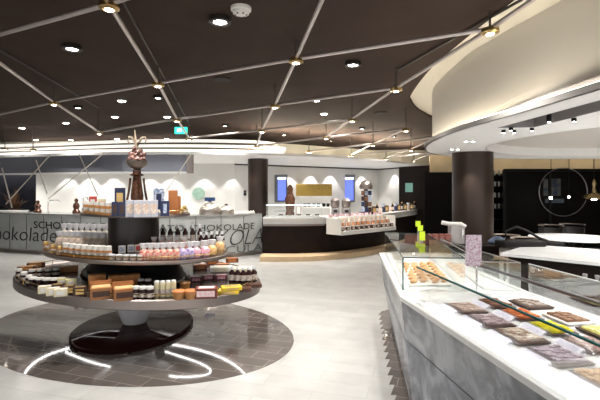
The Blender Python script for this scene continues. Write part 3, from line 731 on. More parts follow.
for i, kd in enumerate(seq):
    px = 374+i*3.1; Y = 12.6+i*.2
    c_ = cnt.get(kd, 0); cnt[kd] = c_+1
    lab = kinds[kd][1]+', '+ORD[c_]+' of its kind from the left, between the tower stand and the dark wall'
    t = sc_put(names_[kd], lab, kinds[kd][1].split()[-1], px, Y, kinds[kd][1]+'s at the right end of the service counter'); kinds[kd][0](t)
# small green exit sign on dark wall
t = wall_thing('emergency_sign', 'small dim green panel on the dark wall', 'panel', 409, 187.5, 15.3)
MB().box((0, 0, 0), (.26, .03, .32)).build('panel', mat('dim_green', (.10, .20, .17), emit=.6), t)

# ================================================================ RIGHT REAR AREA
YB = 12.6
t = thing('glass_partition', 'wide black framed glass partition with a round metal emblem', 'partition', (deep(553, 0, YB).x, YB, 0))
W0 = 49*YB/F
MB().box((0, .06, 1.15), (2*W0, .06, 2.30)).build('backing', dark, t)
for x_ in (-W0, -.1, W0): MB().box((x_, 0, 1.12), (.07, .07, 2.30)).build('frame_post', blackm, t)
MB().box((0, 0, 2.28), (2*W0, .07, .08)).build('frame_top', blackm, t)
cx = (562-553)*YB/F; cz = H-2*YB/F; R_ = 24*YB/F
MB().tube([(cx+R_*math.cos(a), -.06, cz+R_*math.sin(a)) for a in [2*PI*i/48 for i in range(48)]], .013, 8, True).build('emblem_ring', mat('dull_ring', (.35, .35, .36), .3, .8), t, smooth=True)
MB().box((cx-.28, .02, cz+.14), (.5, .02, .5)).build('picture', noisy('blue_poster', (.02, .04, .08), (.12, .12, .10), 4, .2), t)
MB().box((cx-.22, .0, cz-.26), (.55, .02, .12)).build('caption_plate', K('plate_grey', (.06, .09, .12)), t)
t = thing('globe_lamp', 'small bright lamp before the round emblem', 'lamp', deep(551, 198, 12.0))
MB().sphere((0, 0, 0), .042, 14).build('globe', lens, t, smooth=True); MB().tube([(0, 0, 0), (0, 0, CEIL+.06-t.location.z)], .008, 6).build('cord', blackm, t)
t = thing('globe_lamp', 'small bright lamp right of the vertical frame post', 'lamp', deep(569, 197, 11.9))
MB().sphere((0, 0, 0), .03, 14).build('globe', lens, t, smooth=True); MB().tube([(0, 0, 0), (0, 0, CEIL+.06-t.location.z)], .008, 6).build('cord', blackm, t)
t = thing('brass_pendant', 'brass pendant lamp at the right edge near the emblem', 'lamp', deep(594, 199, 11.0))
MB().lathe([(.24, 0), (.26, .04), (.22, .10), (.06, .16), (.03, .3), (.05, .4), (.02, .5)], (0, 0, 0), 24).build('shade', mat('old_brass', (.50, .38, .20), .25, .9), t, smooth=True)
MB().tube([(0, 0, .5), (0, 0, CEIL+.06-t.location.z)], .01, 6).build('rod', blackm, t)
MB().lathe([(.06, -.02), (.06, 0)], (0, 0, 0), 20).build('bulb', lens, t)
t = thing('bottle_shelf', 'narrow dark shelf of glassware beside the right column', 'shelf', (deep(498.5, 0, 12.9).x, 12.9, 0))
MB().box((0, .12, 1.1), (.44, .02, 2.2)).build('back', dark, t)
for x_ in (-.22, .22): MB().box((x_, 0, 1.1), (.03, .26, 2.2)).build('side', darkwood, t)
for i in range(7): MB().box((0, 0, .15+.33*i), (.42, .24, .02)).build('board', darkwood, t)
pr = None
for i in range(3, 7):
    for j in range(3):
        v = Vector((t.location.x-.12+.12*j, 12.87, .161+.33*i)); lab = 'small pale glass on the narrow dark shelf, '+('left', 'middle', 'right')[j]+' of the '+('lowest', 'second', 'third', 'topmost')[i-3]+' lit board'
        if pr is None: pr = q = thing('drinking_glass', lab, 'glass', v, 0, 'glasses on the narrow dark shelf'); MB().lathe([(.03, 0), (.035, .14)], (0, 0, 0), 10).build('cup', K('frosted', (.45, .45, .42), .2), q, smooth=True)
        else: q = copy_tree(pr); q.location = v; q['label'] = trim(lab)

# long bar with white top
bar_f = [at(503, 253.5, .92), at(540, 256.5, .92), at(600, 263, .92)]
a0 = at(500, 253, .92); a1 = at(600, 262.8, .92); d1 = (a1-a0).normalized()
f0, f1 = a0, a0+d1*4.5
nb = Vector((-d1.y, d1.x, 0))
if nb.y < 0: nb = -nb
Bt = thing('bar_table', 'long dark bar with a white stone top behind the glass cases', 'bar', (f0.x, f0.y, 0))
P4 = [(0, 0), ((f1-f0).x, (f1-f0).y), ((f1-f0+nb*1.45).x, (f1-f0+nb*1.45).y), ((nb*1.2).x, (nb*1.2).y)]
MB().prism(P4, .885, .92).build('top', top_w, Bt)
i4 = [(.08*d1.x+.06*nb.x, .08*d1.y+.06*nb.y), (P4[1][0]-.1, P4[1][1]+.06), (P4[2][0]-.1, P4[2][1]-.1), (P4[3][0]+.05, P4[3][1]-.06)]
MB().prism(i4, 0, .885).build('body', darkwood, Bt)
for i, px in enumerate((534.5, 586, 597)):
    v = f0+d1*((px-500)/100*(a1-a0).length)-nb*(-.045); v.z = .72
    o = MB(); o.lathe([(.018, 0), (.026, .05), (.02, .06)], (v.x-f0.x, v.y-f0.y, v.z), 10); tag(o.build('hook', K('pale_hook', (.35, .33, .33)), Bt), 'small pale coat hook')
# black bag and tools on the bar
t = thing('hand_mixer', 'black appliance with looped handle lying at the left end of the white bar top', 'appliance', at(520, 246, .92)); t.rotation_euler[2] = .1
MB().box((0, 0, .04), (.62, .26, .08)).build('body', blackm, t, bevel=.02)
MB().tube([(-.2, 0, .07), (-.22, 0, .20), (-.05, 0, .27), (.12, 0, .2), (.3, 0, .1), (.45, -.05, .04), (.6, -.08, .02)], .018, 8).build('handle', blackm, t, smooth=True)
MB().tube([(.28, .02, .02), (.4, .06, .05), (.55, .05, .02), (.62, .0, .03)], .01, 6).build('cable', blackm, t, smooth=True)
t = thing('folded_cloth', 'blue grey folded cloth left of the black appliance', 'cloth', at(506, 246, .92)+Vector((0, .25, 0)))
MB().lathe([(.14, 0), (.15, .03), (.10, .08), (.03, .11)], (0, 0, 0), 12, 1, .7).build('cloth', noisy('blue_cloth', (.05, .07, .11), (.14, .18, .25), 12, .8), t, smooth=True)
# round tables and chairs
def round_table(v, r, lab):
    t = thing('round_table', lab, 'table', (v.x, v.y, 0), 0)
    MB().lathe([(r*.97, .725), (r, .73), (r, .75), (r*.98, .755)], (0, 0, 0), 40).build('top', mat('matt_white_top', (.85, .85, .84), .6, spec=.2), t, smooth=True)
    MB().lathe([(.04, .02), (.035, .725)], (0, 0, 0), 14).build('pedestal', blackm, t, smooth=True)
    MB().lathe([(.28, 0), (.28, .015), (.05, .03)], (0, 0, 0), 24).build('foot', blackm, t, smooth=True)
round_table(at(572, 237, .755), .78, 'white round topped table beyond the long bar')
chairm = {}
def chair(v, rz, m_, lab):
    t = thing('tub_chair', lab, 'chair', (v.x, v.y, 0), rz)
    MB().lathe([(.20, .42), (.24, .43), (.25, .47), (.20, .49)], (0, 0, 0), 24).build('seat', m_, t, smooth=True)
    mb = MB(); arc_ = [Vector((.27*math.cos(a), .27*math.sin(a))) for a in [PI*(-.12+1.24*i/14) for i in range(15)]]
    mb.ribbon(arc_, .60, .78, .02); mb.build('backrest', m_, t, smooth=True)
    MB().tube([(p.x, p.y, .85) for p in arc_], .014, 8).build('top_rail', chairrail, t, smooth=True)
    for s1 in (-1, 1):
        MB().tube([(.25*s1, .05, .55), (.22*s1, .02, .45)], .012, 6).build('arm_support', chairrail, t)
        for s2 in (-1, 1): MB().tube([(.15*s1, .15*s2, .44), (.21*s1, .21*s2, 0)], .013, 6).build('leg', blackm, t)
chairrail = mat('chair_rail', (.45, .38, .33), .3, .5)
leather = K('brown_leather', (.13, .055, .03), .4); greyl = K('charcoal_leather', (.05, .045, .045), .4)
chair(deepz(505, 8.0, 0), .3, leather, 'brown leather tub chair just right of the big column')
chair(deepz(528, 7.5, 0), -.2, greyl, 'charcoal tub chair behind the black appliance on the bar')
chair(deepz(551, 10.3, 0), .1, greyl, 'charcoal tub chair on the far left side of the round table')
chair(deepz(572, 10.6, 0), -.1, greyl, 'charcoal tub chair straight behind the round table')

# ================================================================ MARBLE COUNTER AND GLASS CASES, RIGHT
U = Vector((-.1465, 1, 0)); UD = U.normalized(); UN = Vector((UD.y, -UD.x, 0))     # along and across the counter
def lane(p, Y): return p-.1465*Y
A_top, A_k, A_b = (.755, 3.245), (.81, 3.32), (.815, 3.05)
F_top, F_k, F_b = (1.01, 5.5), (1.06, 5.47), (1.14, 5.42)
yn = .15
N_top = (A_top[0]+.1465*(A_top[1]-yn), yn); N_k = (A_k[0]+.1465*(A_k[1]-yn), yn); N_b = (A_b[0]+.1465*(A_b[1]-yn), yn)
Ct = thing('marble_counter', 'long faceted grey marble counter carrying the glass chocolate cases', 'counter', (1.3, 3.3, 0))
O = Vector((1.3, 3.3, 0))
BK_N = (lane(2.30, yn), yn); BK_F = (1.75, 5.5)
def ring_at(n, a, f, z): return [Vector((n[0], n[1], z))-O, Vector((a[0], a[1], z))-O, Vector((f[0], f[1], z))-O]
mb = MB(); b = mb.b
r0 = ring_at(N_b, A_b, F_b, .05); r1 = ring_at(N_k, A_k, F_k, .55); off = .012
r2 = [p+Vector((off, 0, 0)) for p in ring_at(N_top, A_top, F_top, .865)]
bk = lambda z: [Vector((BK_F[0], BK_F[1], z))-O, Vector((lane(2.3, 3.4), 3.4, z))-O, Vector((BK_N[0], BK_N[1], z))-O]
R0 = r0+bk(.05); R1 = r1+bk(.55); R2 = r2+bk(.865)
V = [[b.verts.new(p) for p in R] for R in (R0, R1, R2)]
for a, c in zip(V, V[1:]):
    for i in range(6): b.faces.new((a[i], a[(i+1) % 6], c[(i+1) % 6], c[i]))
b.faces.new(V[0]); b.faces.new(V[2])
mb.build('marble_body', marb, Ct)
mb = MB(); mb.tube([p+Vector((-.001, 0, 0)) for p in r1], .0035, 6); mb.build('seam', K('seam_grey', (.10, .10, .12)), Ct)
t_ = ring_at(N_top, A_top, F_top, 0)+bk(0)
MB().prism([(p.x, p.y) for p in t_], .865, .90).build('worktop', top_w, Ct, bevel=.004)
k_ = [p+Vector((.012, 0, 0)) for p in ring_at(N_b, A_b, F_b, 0)]+bk(0)
MB().prism([(p.x, p.y) for p in k_], 0, .05).build('toe_kick', blackm, Ct)
# raised inner plinth
def quad_prism(p0, p1, Y0, Y1, z0, z1): return MB().prism([(lane(p0, Y0), Y0), (lane(p1, Y0), Y0), (lane(p1, Y1), Y1), (lane(p0, Y1), Y1)], z0, z1)
pl = quad_prism(1.36, 2.22, .2, 3.0, .901, .912).build('white_tray_bed', top_w)
tag(pl, 'long white tray bed lying under the chocolate trays on the marble counter', 'tray bed')

GH = 1.156
tag(quad_prism(1.31, 1.322, .3, 2.98, .9125, .918).build('led_strip', mat('case_led', (1, .99, .97), emit=14)), 'thin white light strip along the foot of the front pane of the long case', 'light strip')
def glass_wall(mb, a, b_, z0, z1, th=.008):
    a = Vector(a); b_ = Vector(b_); d = (b_-a).normalized(); n = Vector((-d.y, d.x))*th/2
    mb.prism([a-n, b_-n, b_+n, a+n], z0, z1)
# long chocolate case
cs = thing('long_glass_case', 'long open glass chocolate case with green front edge at the right', 'display case', (0, 0, 0))
pf, pm, pb = 1.27, 1.60, 2.24
mb = MB(); glass_wall(mb, (lane(pf, .2), .2), (lane(pf, 3.04), 3.04), .901, GH-.004); mb.build('front_pane', pane_m, cs)
mb = MB(); glass_wall(mb, (lane(pf, .2), .2), (lane(pf, 3.04), 3.04), GH-.004, GH+.004, .012); tag(mb.build('front_edge', pane_e, cs), 'dark green polished glass edge')
mb = MB(); glass_wall(mb, (lane(pf, 3.04), 3.04), (lane(pm, 3.04), 3.04), .901, GH); mb.build('end_pane', pane_m, cs)
mb = MB(); glass_wall(mb, (lane(pb, .2), .2), (lane(pb, 3.3), 3.3), .901, 1.13); mb.build('back_pane', pane_m, cs)
mb = MB(); glass_wall(mb, (lane(pb, .2), .2), (lane(pb, 3.3), 3.3), 1.13, 1.136, .012); mb.build('back_edge', mat('pale_edge', (.40, .42, .42), .3), cs)
mb = MB(); glass_wall(mb, (lane(1.87, 3.3), 3.3), (lane(pb, 3.3), 3.3), .901, 1.13); mb.build('corner_pane', pane_m, cs)
# metal service rail on posts
rl = thing('service_rail', 'dark metal rail on slim posts above the back of the long case', 'rail', (0, 0, 0))
a, b_ = Vector((lane(1.875, 3.38), 3.38, 1.115)), Vector((lane(1.86, .6), .6, 1.115))
railm = mat('dark_rail', (.13, .125, .13), .3, .8)
MB().tube([a, b_], .012, 8).build('bar', railm, rl, smooth=True)
a2, b2 = Vector((lane(1.93, 3.5), 3.5, 1.13)), Vector((lane(1.90, .6), .6, 1.10))
for Yp in (3.36, 2.19, .9): MB().tube([(lane(1.872, Yp), Yp, .913 if Yp<3 else .901), (lane(1.872, Yp), Yp, 1.115)], .007, 8).build('post', chrome, rl, smooth=True)
# square case with pastries
E4 = [(.824, 3.44), (1.30, 3.40), (1.57, 5.30), (1.075, 5.42)]
pc = thing('pastry_case', 'square glass pastry case with dark green edges at the far part of the marble counter', 'display case', (0, 0, 0))
for i, nm in enumerate(('near_pane', 'right_pane', 'far_pane', 'left_pane')):
    mb = MB(); glass_wall(mb, E4[i], E4[(i+1) % 4], .901, GH); mb.build(nm, pane_m, pc)
MB().prism(E4, GH+.0005, GH+.008).build('glass_lid', pane_m, pc)
mb = MB()
for i in range(4):
    a = Vector((*E4[i], GH+.004)); b_ = Vector((*E4[(i+1) % 4], GH+.004)); mb.tube([a, b_], .0045, 4)
mb.build('lid_edges', mat('dark_edge', (.015, .035, .035), .2), pc)
mb = MB(); mb.tube([(*E4[0], .901), (*E4[0], GH)], .006, 6); tag(mb.build('corner_edge', pane_e, pc), 'dark green corner edge')
tr = thing('pastry_tray', 'white tray under the long pastries in the square case', 'tray', (0, 0, .901))
MB().prism([(.90, 3.55), (1.25, 3.55), (1.38, 4.6), (1.02, 4.6)], 0, .018).build('tray', whitep, tr, bevel=.004)
pm_ = noisy('baked_pastry', (.50, .22, .07), (.74, .46, .23), 25, .6); pr = None
prs = []
for j in range(4):
    for i in range(13): prs.append((j, i))
for j, i in prs:
    x_ = .955+.088*j+.011*i+(.02 if i % 2 else 0); y_ = 3.61+.072*i+.03*(j % 2); v = Vector((x_, y_, .934))
    lab = 'finger shaped pastry, '+ORD[i]+' from the front in the '+('leftmost', 'second', 'third', 'rightmost')[j]+' row of the square case'
    if pr is None:
        pr = t = MB().sphere((0, 0, 0), .046, 10, .4).build('finger_pastry', pm_, smooth=True)
        for vv in t.data.vertices: vv.co.y *= .45; vv.co.x *= 1.0
    else: t = pr.copy(); C.objects.link(t)
    t.location = v; t.rotation_euler = (0, 0, .75+random.uniform(-.2, .2)); tag(t, lab, 'pastry', 'finger pastries in the square case')
# rear case
E5 = [(1.47, 3.45), (lane(2.24, 3.4), 3.4), (lane(2.36, 5.0), 5.0), (1.68, 5.1)]
rc = thing('rear_glass_case', 'low glass case behind the pastry case', 'display case', (0, 0, 0))
for i, nm in enumerate(('near_pane', 'right_pane', 'far_pane', 'left_pane')):
    mb = MB(); glass_wall(mb, E5[i], E5[(i+1) % 4], .901, 1.12); mb.build(nm, pane_m, rc)
MB().prism(E5, 1.121, 1.128).build('glass_lid', pane_m, rc)
mb = MB()
for i in range(4): mb.tube([Vector((*E5[i], 1.124)), Vector((*E5[(i+1) % 4], 1.124))], .005, 4)
mb.build('lid_edges', mat('steel_edge', (.25, .24, .24), .3, .6), rc)
# cards
def card(name, label, cat, px, pyb, Y, w_px, h_px, m_, lean=.12):
    k = Y/F; v = deep(px, pyb, Y); t = thing(name, label, cat, v, -.15)
    MB().box((0, 0, h_px*k/2), (w_px*k, .006, h_px*k)).build('sheet', m_, t)
    return t, k
lil = noisy('lilac_print', (.50, .44, .50), (.28, .15, .20), 60, .5, lo=.42, hi=.66)
t, k = card('menu_card', 'upright lilac printed menu card at the corner of the pastry case', 'card', 473.5, 266, 3.30, 15, 31, lil)
MB().box((0, .03, .004), (15*k, .08, .008)).build('foot', pane_m, t)
hh = t.location.z-.901
MB().box((0, 0, -hh/2), (.05, .004, hh)).build('stand', pane_m, t)
yl = mat('neon_yellow', (.62, .82, .03), .5)
for i, (px, pb_, w_, h_) in enumerate(((418, 226.5, 5, 5.5), (420.3, 231, 5.2, 5.5), (422.2, 240.5, 5.6, 9))):
    Y = (5.25, 4.9, 4.45)[i]; z_ = GH+.0085; 
    v = Vector(((px-300)*Y/F, Y, z_)); k = Y/F
    hgt = H-(pb_-HOR)*k-z_
    t = thing('yellow_flag_card', ('farthest', 'middle', 'nearest')[i]+' of the three neon yellow cards on the pastry case', 'card', v, 0, 'neon yellow cards')
    MB().box((0, 0, max(hgt, .005)+h_*k/2), (w_*k, .006, h_*k)).build('card', yl, t)
    MB().box((0, 0, max(hgt, .005)/2), (.01, .01, max(hgt, .005))).build('clip', chrome, t)
# red boxes and white machine behind the cases
v = deepz(443, 6.1, 0)
ct = thing('side_counter', 'low dark side counter behind the pastry case', 'counter', (v.x+.1, 6.2, 0)); MB().box((0, 0, .45), (1.3, .4, .9)).build('body', darkwood, ct); MB().box((0, 0, .91), (1.35, .45, .02)).build('top', darkwood, ct)
pr = None
for i in range(8):
    px = 404+i*6.2; v = deepz(px, 6.15, .921); lab = 'brick red packet, '+(ORD[i]+' from the left' if i < 7 else 'rightmost')+' in the row behind the pastry case'
    if px < 404: continue
    if i == 0: v = deepz(px+4, 6.15, .921)
    if pr is None: pr = t = thing('tea_packet', lab, 'packet', v, 0, 'brick red packets behind the pastry case'); m_box(.078, .08, .15, noisy('brick_red_print', (.24, .07, .05), (.34, .12, .09), 40, .5), K('brick_label', (.34, .14, .11)), .7)(t)
    else: t = copy_tree(pr); t.location = v; t['label'] = trim(lab)
t = thing('soft_ice_machine', 'white hooded dispenser between the red packets and the column', 'machine', deepz(457, 6.2, .921))
MB().box((0, .03, .13), (.20, .14, .26)).build('body', mat('smoke_plastic', (.45, .42, .42), .2), t, bevel=.01)
MB().tube([(-.22, 0, .31), (-.1, -.01, .29), (.05, -.02, .29), (.11, -.02, .25)], .03, 10).build('hood', whitep, t, smooth=True)
MB().tube([(.05, -.08, .10), (.05, -.08, .22)], .012, 8).build('nozzle', chrome, t)

# chocolate trays
tc = {
 'brown and cream':(noisy('bar_a', (.45, .33, .27), (.62, .48, .42), 30, .5)), 'lilac grey':(noisy('bar_b', (.34, .24, .25), (.55, .44, .46), 50, .5)),
 'brown and white striped':(noisy('bar_c', (.30, .15, .09), (.78, .70, .60), 26, .5)), 'pale lilac':(noisy('bar_d', (.34, .26, .32), (.66, .58, .66), 45, .5)),
 'hazelnut':(noisy('bar_e', (.45, .22, .08), (.78, .54, .30), 45, .5)), 'pale pink':(noisy('bar_f', (.62, .42, .34), (.78, .62, .52), 25, .5)),
 'dark brown':(noisy('bar_g', (.16, .06, .03), (.28, .12, .06), 35, .4)), 'orange red':(noisy('bar_h', (.62, .13, .04), (.75, .27, .08), 30, .4)),
 'bright yellow':(noisy('bar_i', (.85, .80, .02), (.70, .62, .02), 30, .4)), 'brown flecked':(noisy('bar_j', (.30, .14, .10), (.72, .58, .54), 50, .4)),
 'copper orange':(noisy('bar_k', (.50, .20, .07), (.66, .33, .14), 40, .4)), 'grey brown':(noisy('bar_l', (.25, .20, .17), (.38, .32, .28), 30, .4)),
 'brown curl':(noisy('bar_m', (.16, .09, .06), (.30, .17, .10), 30, .4)), 'soft yellow':(noisy('bar_n', (.72, .68, .18), (.80, .74, .35), 30, .4)),
}
tray_m = K('tray_dark', (.05, .02, .015), .3); holder = mat('acrylic_holder', (.88, .87, .92), .3)
zT = .9125
def choc_tray(p, Y, wp, ly, col, rowname, pos, nx=5, ny=6, wht=False, label_=True):
    v = Vector((lane(p, Y), Y, zT)); rz = math.atan(.1465)
    t = thing('chocolate_tray', ('white' if wht else 'dark')+' tray of '+col+' chocolates, '+pos+' of the '+rowname+' row', 'tray', v, rz, None)
    MB().box((0, 0, .004+.006), (wp, ly, .012), 0, 1.06).build('tray', whitep if wht else tray_m, t)
    m_ = tc[col]
    for i in range(nx):
        for j in range(ny):
            x_ = (-.5+(i+.5)/nx)*wp*.87; y_ = (-.5+(j+.5)/ny)*ly*.87; h_ = .007+random.uniform(0, .008)
            MB().box((x_, y_, .017+h_/2), (wp*.87/nx*.86, ly*.87/ny*.84, h_), random.uniform(-.1, .1), .85).build('chocolate_piece', m_, t)
    if label_:
        h = thing('price_holder', 'clear lilac price holder standing before the '+col+' tray', 'price holder', v+(-UN*(wp/2+.035)), rz, 'price holders')
        mb = MB(); w2 = ly*.42
        mb.face([(.03*-1, -w2, .001), (.010, -w2, .028), (.010, w2, .028), (.03*-1, w2, .001)]); mb.face([(.018, -w2, .001), (.013, -w2, .028), (.013, w2, .028), (.018, w2, .001)])
        mb.box((0, 0, .002), (.04, w2*2, .004)); mb.build('holder', holder, h)
        mb = MB(); w3 = w2*.8; mb.face([(-.017, -w3, .0095), (.006, -w3, .0265), (.006, w3, .0265), (-.017, w3, .0095)])
        for f in mb.b.verts: f.co.x -= .004
        mb.build('price_card', noisy('price_print', (.70, .68, .80), (.30, .28, .50), 90, .4, lo=.55, hi=.8), h)
fr = [(1.50, 2.82, 'brown and cream'), (1.50, 2.55, 'lilac grey'), (1.50, 2.28, 'brown and white striped'), (1.50, 2.01, 'pale lilac'), (1.50, 1.74, 'hazelnut'), (1.50, 1.47, 'pale pink'), (1.50, 1.20, 'dark brown')]
for i, (p, Y, c) in enumerate(fr): choc_tray(p, Y, .175, .22, c, 'front', ORD[i]+' from the far end')
md = [(1.76, 2.93, 'dark brown'), (1.76, 2.67, 'orange red'), (1.76, 2.41, 'bright yellow'), (1.76, 2.15, 'brown flecked'), (1.76, 1.89, 'copper orange'), (1.76, 1.63, 'hazelnut')]
for i, (p, Y, c) in enumerate(md): choc_tray(p, Y, .155, .21, c, 'middle', ORD[i]+' from the far end')
bk_ = [(2.0, 2.93, 'grey brown', False), (2.0, 2.60, 'brown curl', True), (2.0, 2.33, 'soft yellow', False), (2.0, 2.05, 'lilac grey', True)]
for i, (p, Y, c, wh) in enumerate(bk_): choc_tray(p, Y, .18, .21, c, 'back', ORD[i]+' from the far end', 3, 4, wh, False)

# ================================================================ CEILING RODS AND LAMPS
def nz(Y): return 3.35-.055*Y
def nd(px, py):
    Y = 709.5/(190-py+23.65); return Vector(((px-300)*Y/F, Y, nz(Y)))
R = thing('ceiling_rods', 'lattice of pale metal rods with brass joints hung under the dark ceiling', 'ceiling lattice', (0, 5, CEIL))
OR = Vector((0, 5, CEIL))
N = {k: nd(*v) for k, v in {'a0': (-60, 51), 'n1': (109, 4), 'l0': (-60, 20), 'q1': (54, 102), 'n2': (158, 83), 'p1': (296, 59), 'r0': (490, 29), 'x1': (-60, 128),
     'q2': (99, 132), 'n3': (177, 119), 'p2': (275, 105), 'r1': (396, 88), 'n4': (189, 138), 'p3': (262, 130), 'r2': (352, 119), 'r3': (326, 137), 'n0': (60, -90), 'p0': (352, -68),
     'g1': (5, 148), 'g2': (33, 149), 'g0': (-60, 146), 'p4': (257, 146), 's1': (406, 129), 's2': (373, 144), 's3': (351, 155), 'h1': (309, 151), 'u1': (411, 149), 'u2': (386, 158), 'v1': (438, 137), 'w1': (414, 160), 'w0': (436, 152), 'b0': (205, -28), 'rr': (620, -60)}.items()}
rods = [('a0', 'n1'), ('n0', 'n1'), ('n1', 'n2'), ('n2', 'n3'), ('n3', 'n4'), ('l0', 'q1'), ('q1', 'q2'), ('x1', 'q1'), ('q1', 'n2'), ('n2', 'p1'), ('p1', 'r0'), ('p0', 'p1'), ('p1', 'p2'), ('p2', 'p3'), ('p3', 'p4'),
        ('q2', 'n3'), ('n3', 'p2'), ('p2', 'r1'), ('r0', 'r1'), ('r1', 'r2'), ('r2', 'r3'), ('n4', 'p3'), ('p3', 'r2'), ('g0', 'g1'), ('g1', 'g2'), ('p4', 'r3'), ('r3', 's1'), ('s1', 's2'), ('s2', 's3'), ('h1', 's2'), ('s2', 'v1'), ('s3', 'u1'), ('v1', 'u1'), ('u1', 'u2'), ('u2', 'w0'), ('w0', 'w1'), ('n1', 'b0'), ('r0', 'rr')]
for a, b_ in rods:
    MB().tube([N[a]-OR, N[b_]-OR], .020, 8).build('rod', rodm, R, smooth=True)
small = mat('node_brass', (.45, .32, .14), .3, 1)
for k_n in ('n1', 'n2', 'n3', 'n4', 'q1', 'q2', 'p1', 'p2', 'p3', 'r0', 'r1', 'r2', 'r3', 's1', 's2', 'u1', 'p4', 'h1', 'g1', 'g2', 's3', 'u2', 'w1'):
    p = N[k_n]-OR
    o = MB().lathe([(.05, .01), (.075, .0), (.08, -.035), (.05, -.05), (.045, -.04)], p, 18).build('joint_lamp', small, R, smooth=True)
    MB().lathe([(.034, -.050), (.034, -.046)], (p.x, p.y, p.z), 14).build('lens', lens, o)
    MB().tube([p, (p.x, p.y, .0)], .010, 6).build('hanger', mat('dark_hanger', (.05, .04, .035), .5), R)
# upper dark rails lying under the ceiling
def cp(px, py, z=CEIL-.02): Y = (z-H)*F/(190-py); return Vector(((px-300)*Y/F, Y, z))
for a, b_ in (((-60, 15), (99, 108)), ((398, 70), (530, -5)), ((122, 0), (190, 125))):
    MB().tube([cp(*a)-OR, cp(*b_)-OR], .012, 6).build('track', M['dark_hanger'], R)
# ceiling spots
cans = [((72, 49), 1, 'big black spotlight at the upper left between the rods'), ((220, 22), 1, 'big black spotlight beside the smoke detector'), ((353, 65), 1, 'black spotlight right of centre under the dark ceiling'),
        ((158, 98), .8, 'black spotlight just below the second joint of the left rod'), ((78, 108), .8, 'black spotlight near the left rod joint'), ((317, 101), .8, 'black spotlight between the middle rods'), ((225, 126), .8, 'black spotlight left of the middle rod end'),
        ((284, 135), .8, 'small black spotlight right of the middle rod end'), ((362, 129), .8, 'black spotlight by the far right joint'), ((331, 141), .7, 'small black spotlight near the canopy'), ((394, 137), .7, 'small black spotlight left of the white drum')]
for (px, py), s, lab in cans:
    z = CEIL-.04; p = cp(px, py, z)
    t = thing('ceiling_spotlight', lab, 'spotlight', (p.x, p.y, CEIL-.001), 0)
    MB().lathe([(.10*s, 0), (.105*s, -.03), (.105*s, -.045), (.07*s, -.05), (.065*s, -.035), (.02, -.035)], (0, 0, 0), 24).build('housing', K('can_black', (.020, .016, .015), .5), t, smooth=True)
    MB().lathe([(.058*s, -.042), (.058*s, -.036)], (0, 0, 0), 18).build('lens', lens, t)
rec = [(122, 101), (115, 117), (66, 123), (22, 128), (167, 117), (212, 114), (36, 140), (71, 140), (117, 139), (167, 139), (324, 114)]
for i, (px, py) in enumerate(rec):
    p = cp(px, py, CEIL-.01); lab = ('small white recessed downlight nearest the big tilted rod', 'recessed downlight above the sculpture', 'recessed downlight left of the sculpture', 'recessed downlight at the far left', 'recessed downlight beside the third joint', 'recessed downlight between the two middle rods', 'recessed downlight over the left cove', 'recessed downlight second from left over the cove', 'recessed downlight just left of the sculpture tip', 'recessed downlight left of the exit sign', 'recessed downlight right of the middle rod')[i]
    t = thing('recessed_downlight', lab, 'downlight', (p.x, p.y, CEIL-.001), 0)
    MB().lathe([(.085, 0), (.085, -.012), (.06, -.014)], (0, 0, 0), 22).build('trim_ring', whitep, t); MB().lathe([(.06, -.020), (.06, -.014)], (0, 0, 0), 18).build('lens', lens, t)
p = cp(241, 12, CEIL-.04); t = thing('smoke_detector', 'round white smoke detector under the dark ceiling', 'smoke detector', (p.x, p.y, CEIL-.001))
MB().lathe([(.09, 0), (.09, -.025), (.075, -.03), (.07, -.055), (.03, -.07)], (0, 0, 0), 26).build('body', whitep, t, smooth=True)
mb = MB()
for i in range(6): a = i*PI/3; mb.box((.045*math.cos(a), .045*math.sin(a), -.064), (.022, .012, .006), a)
mb.build('vents', blackm, t)
for (px, py), lab in (((222, 79.5), 'flat dark round speaker left of the middle rod'), ((381, 113), 'flat dark round speaker near the white drum')):
    p = cp(px, py, CEIL-.01); t = thing('ceiling_speaker', lab, 'speaker', (p.x, p.y, CEIL-.001)); MB().lathe([(.13, 0), (.13, -.012), (.12, -.016)], (0, 0, 0), 26).build('grille', K('speaker_brown', (.025, .018, .016), .8), t)
p = deep(181, 130.5, 9.8); t = thing('exit_sign', 'small glowing green exit sign hung from the dark ceiling', 'sign', p)
gx = mat('exit_green', (.02, .62, .42), emit=1.3)
MB().box((0, 0, 0), (.28, .05, .15)).build('box', gx, t, bevel=.006)
MB().box((-.03, -.027, 0), (.10, .004, .07)).build('pictogram', mat('exit_white', (.8, 1, .95), emit=1.5), t)
MB().box((.07, -.027, 0), (.04, .004, .04)).build('arrow', M['exit_white'], t)
MB().tube([(0, 0, .07), (0, 0, CEIL-p.z)], .008, 6).build('hanger', M['dark_hanger'], t)
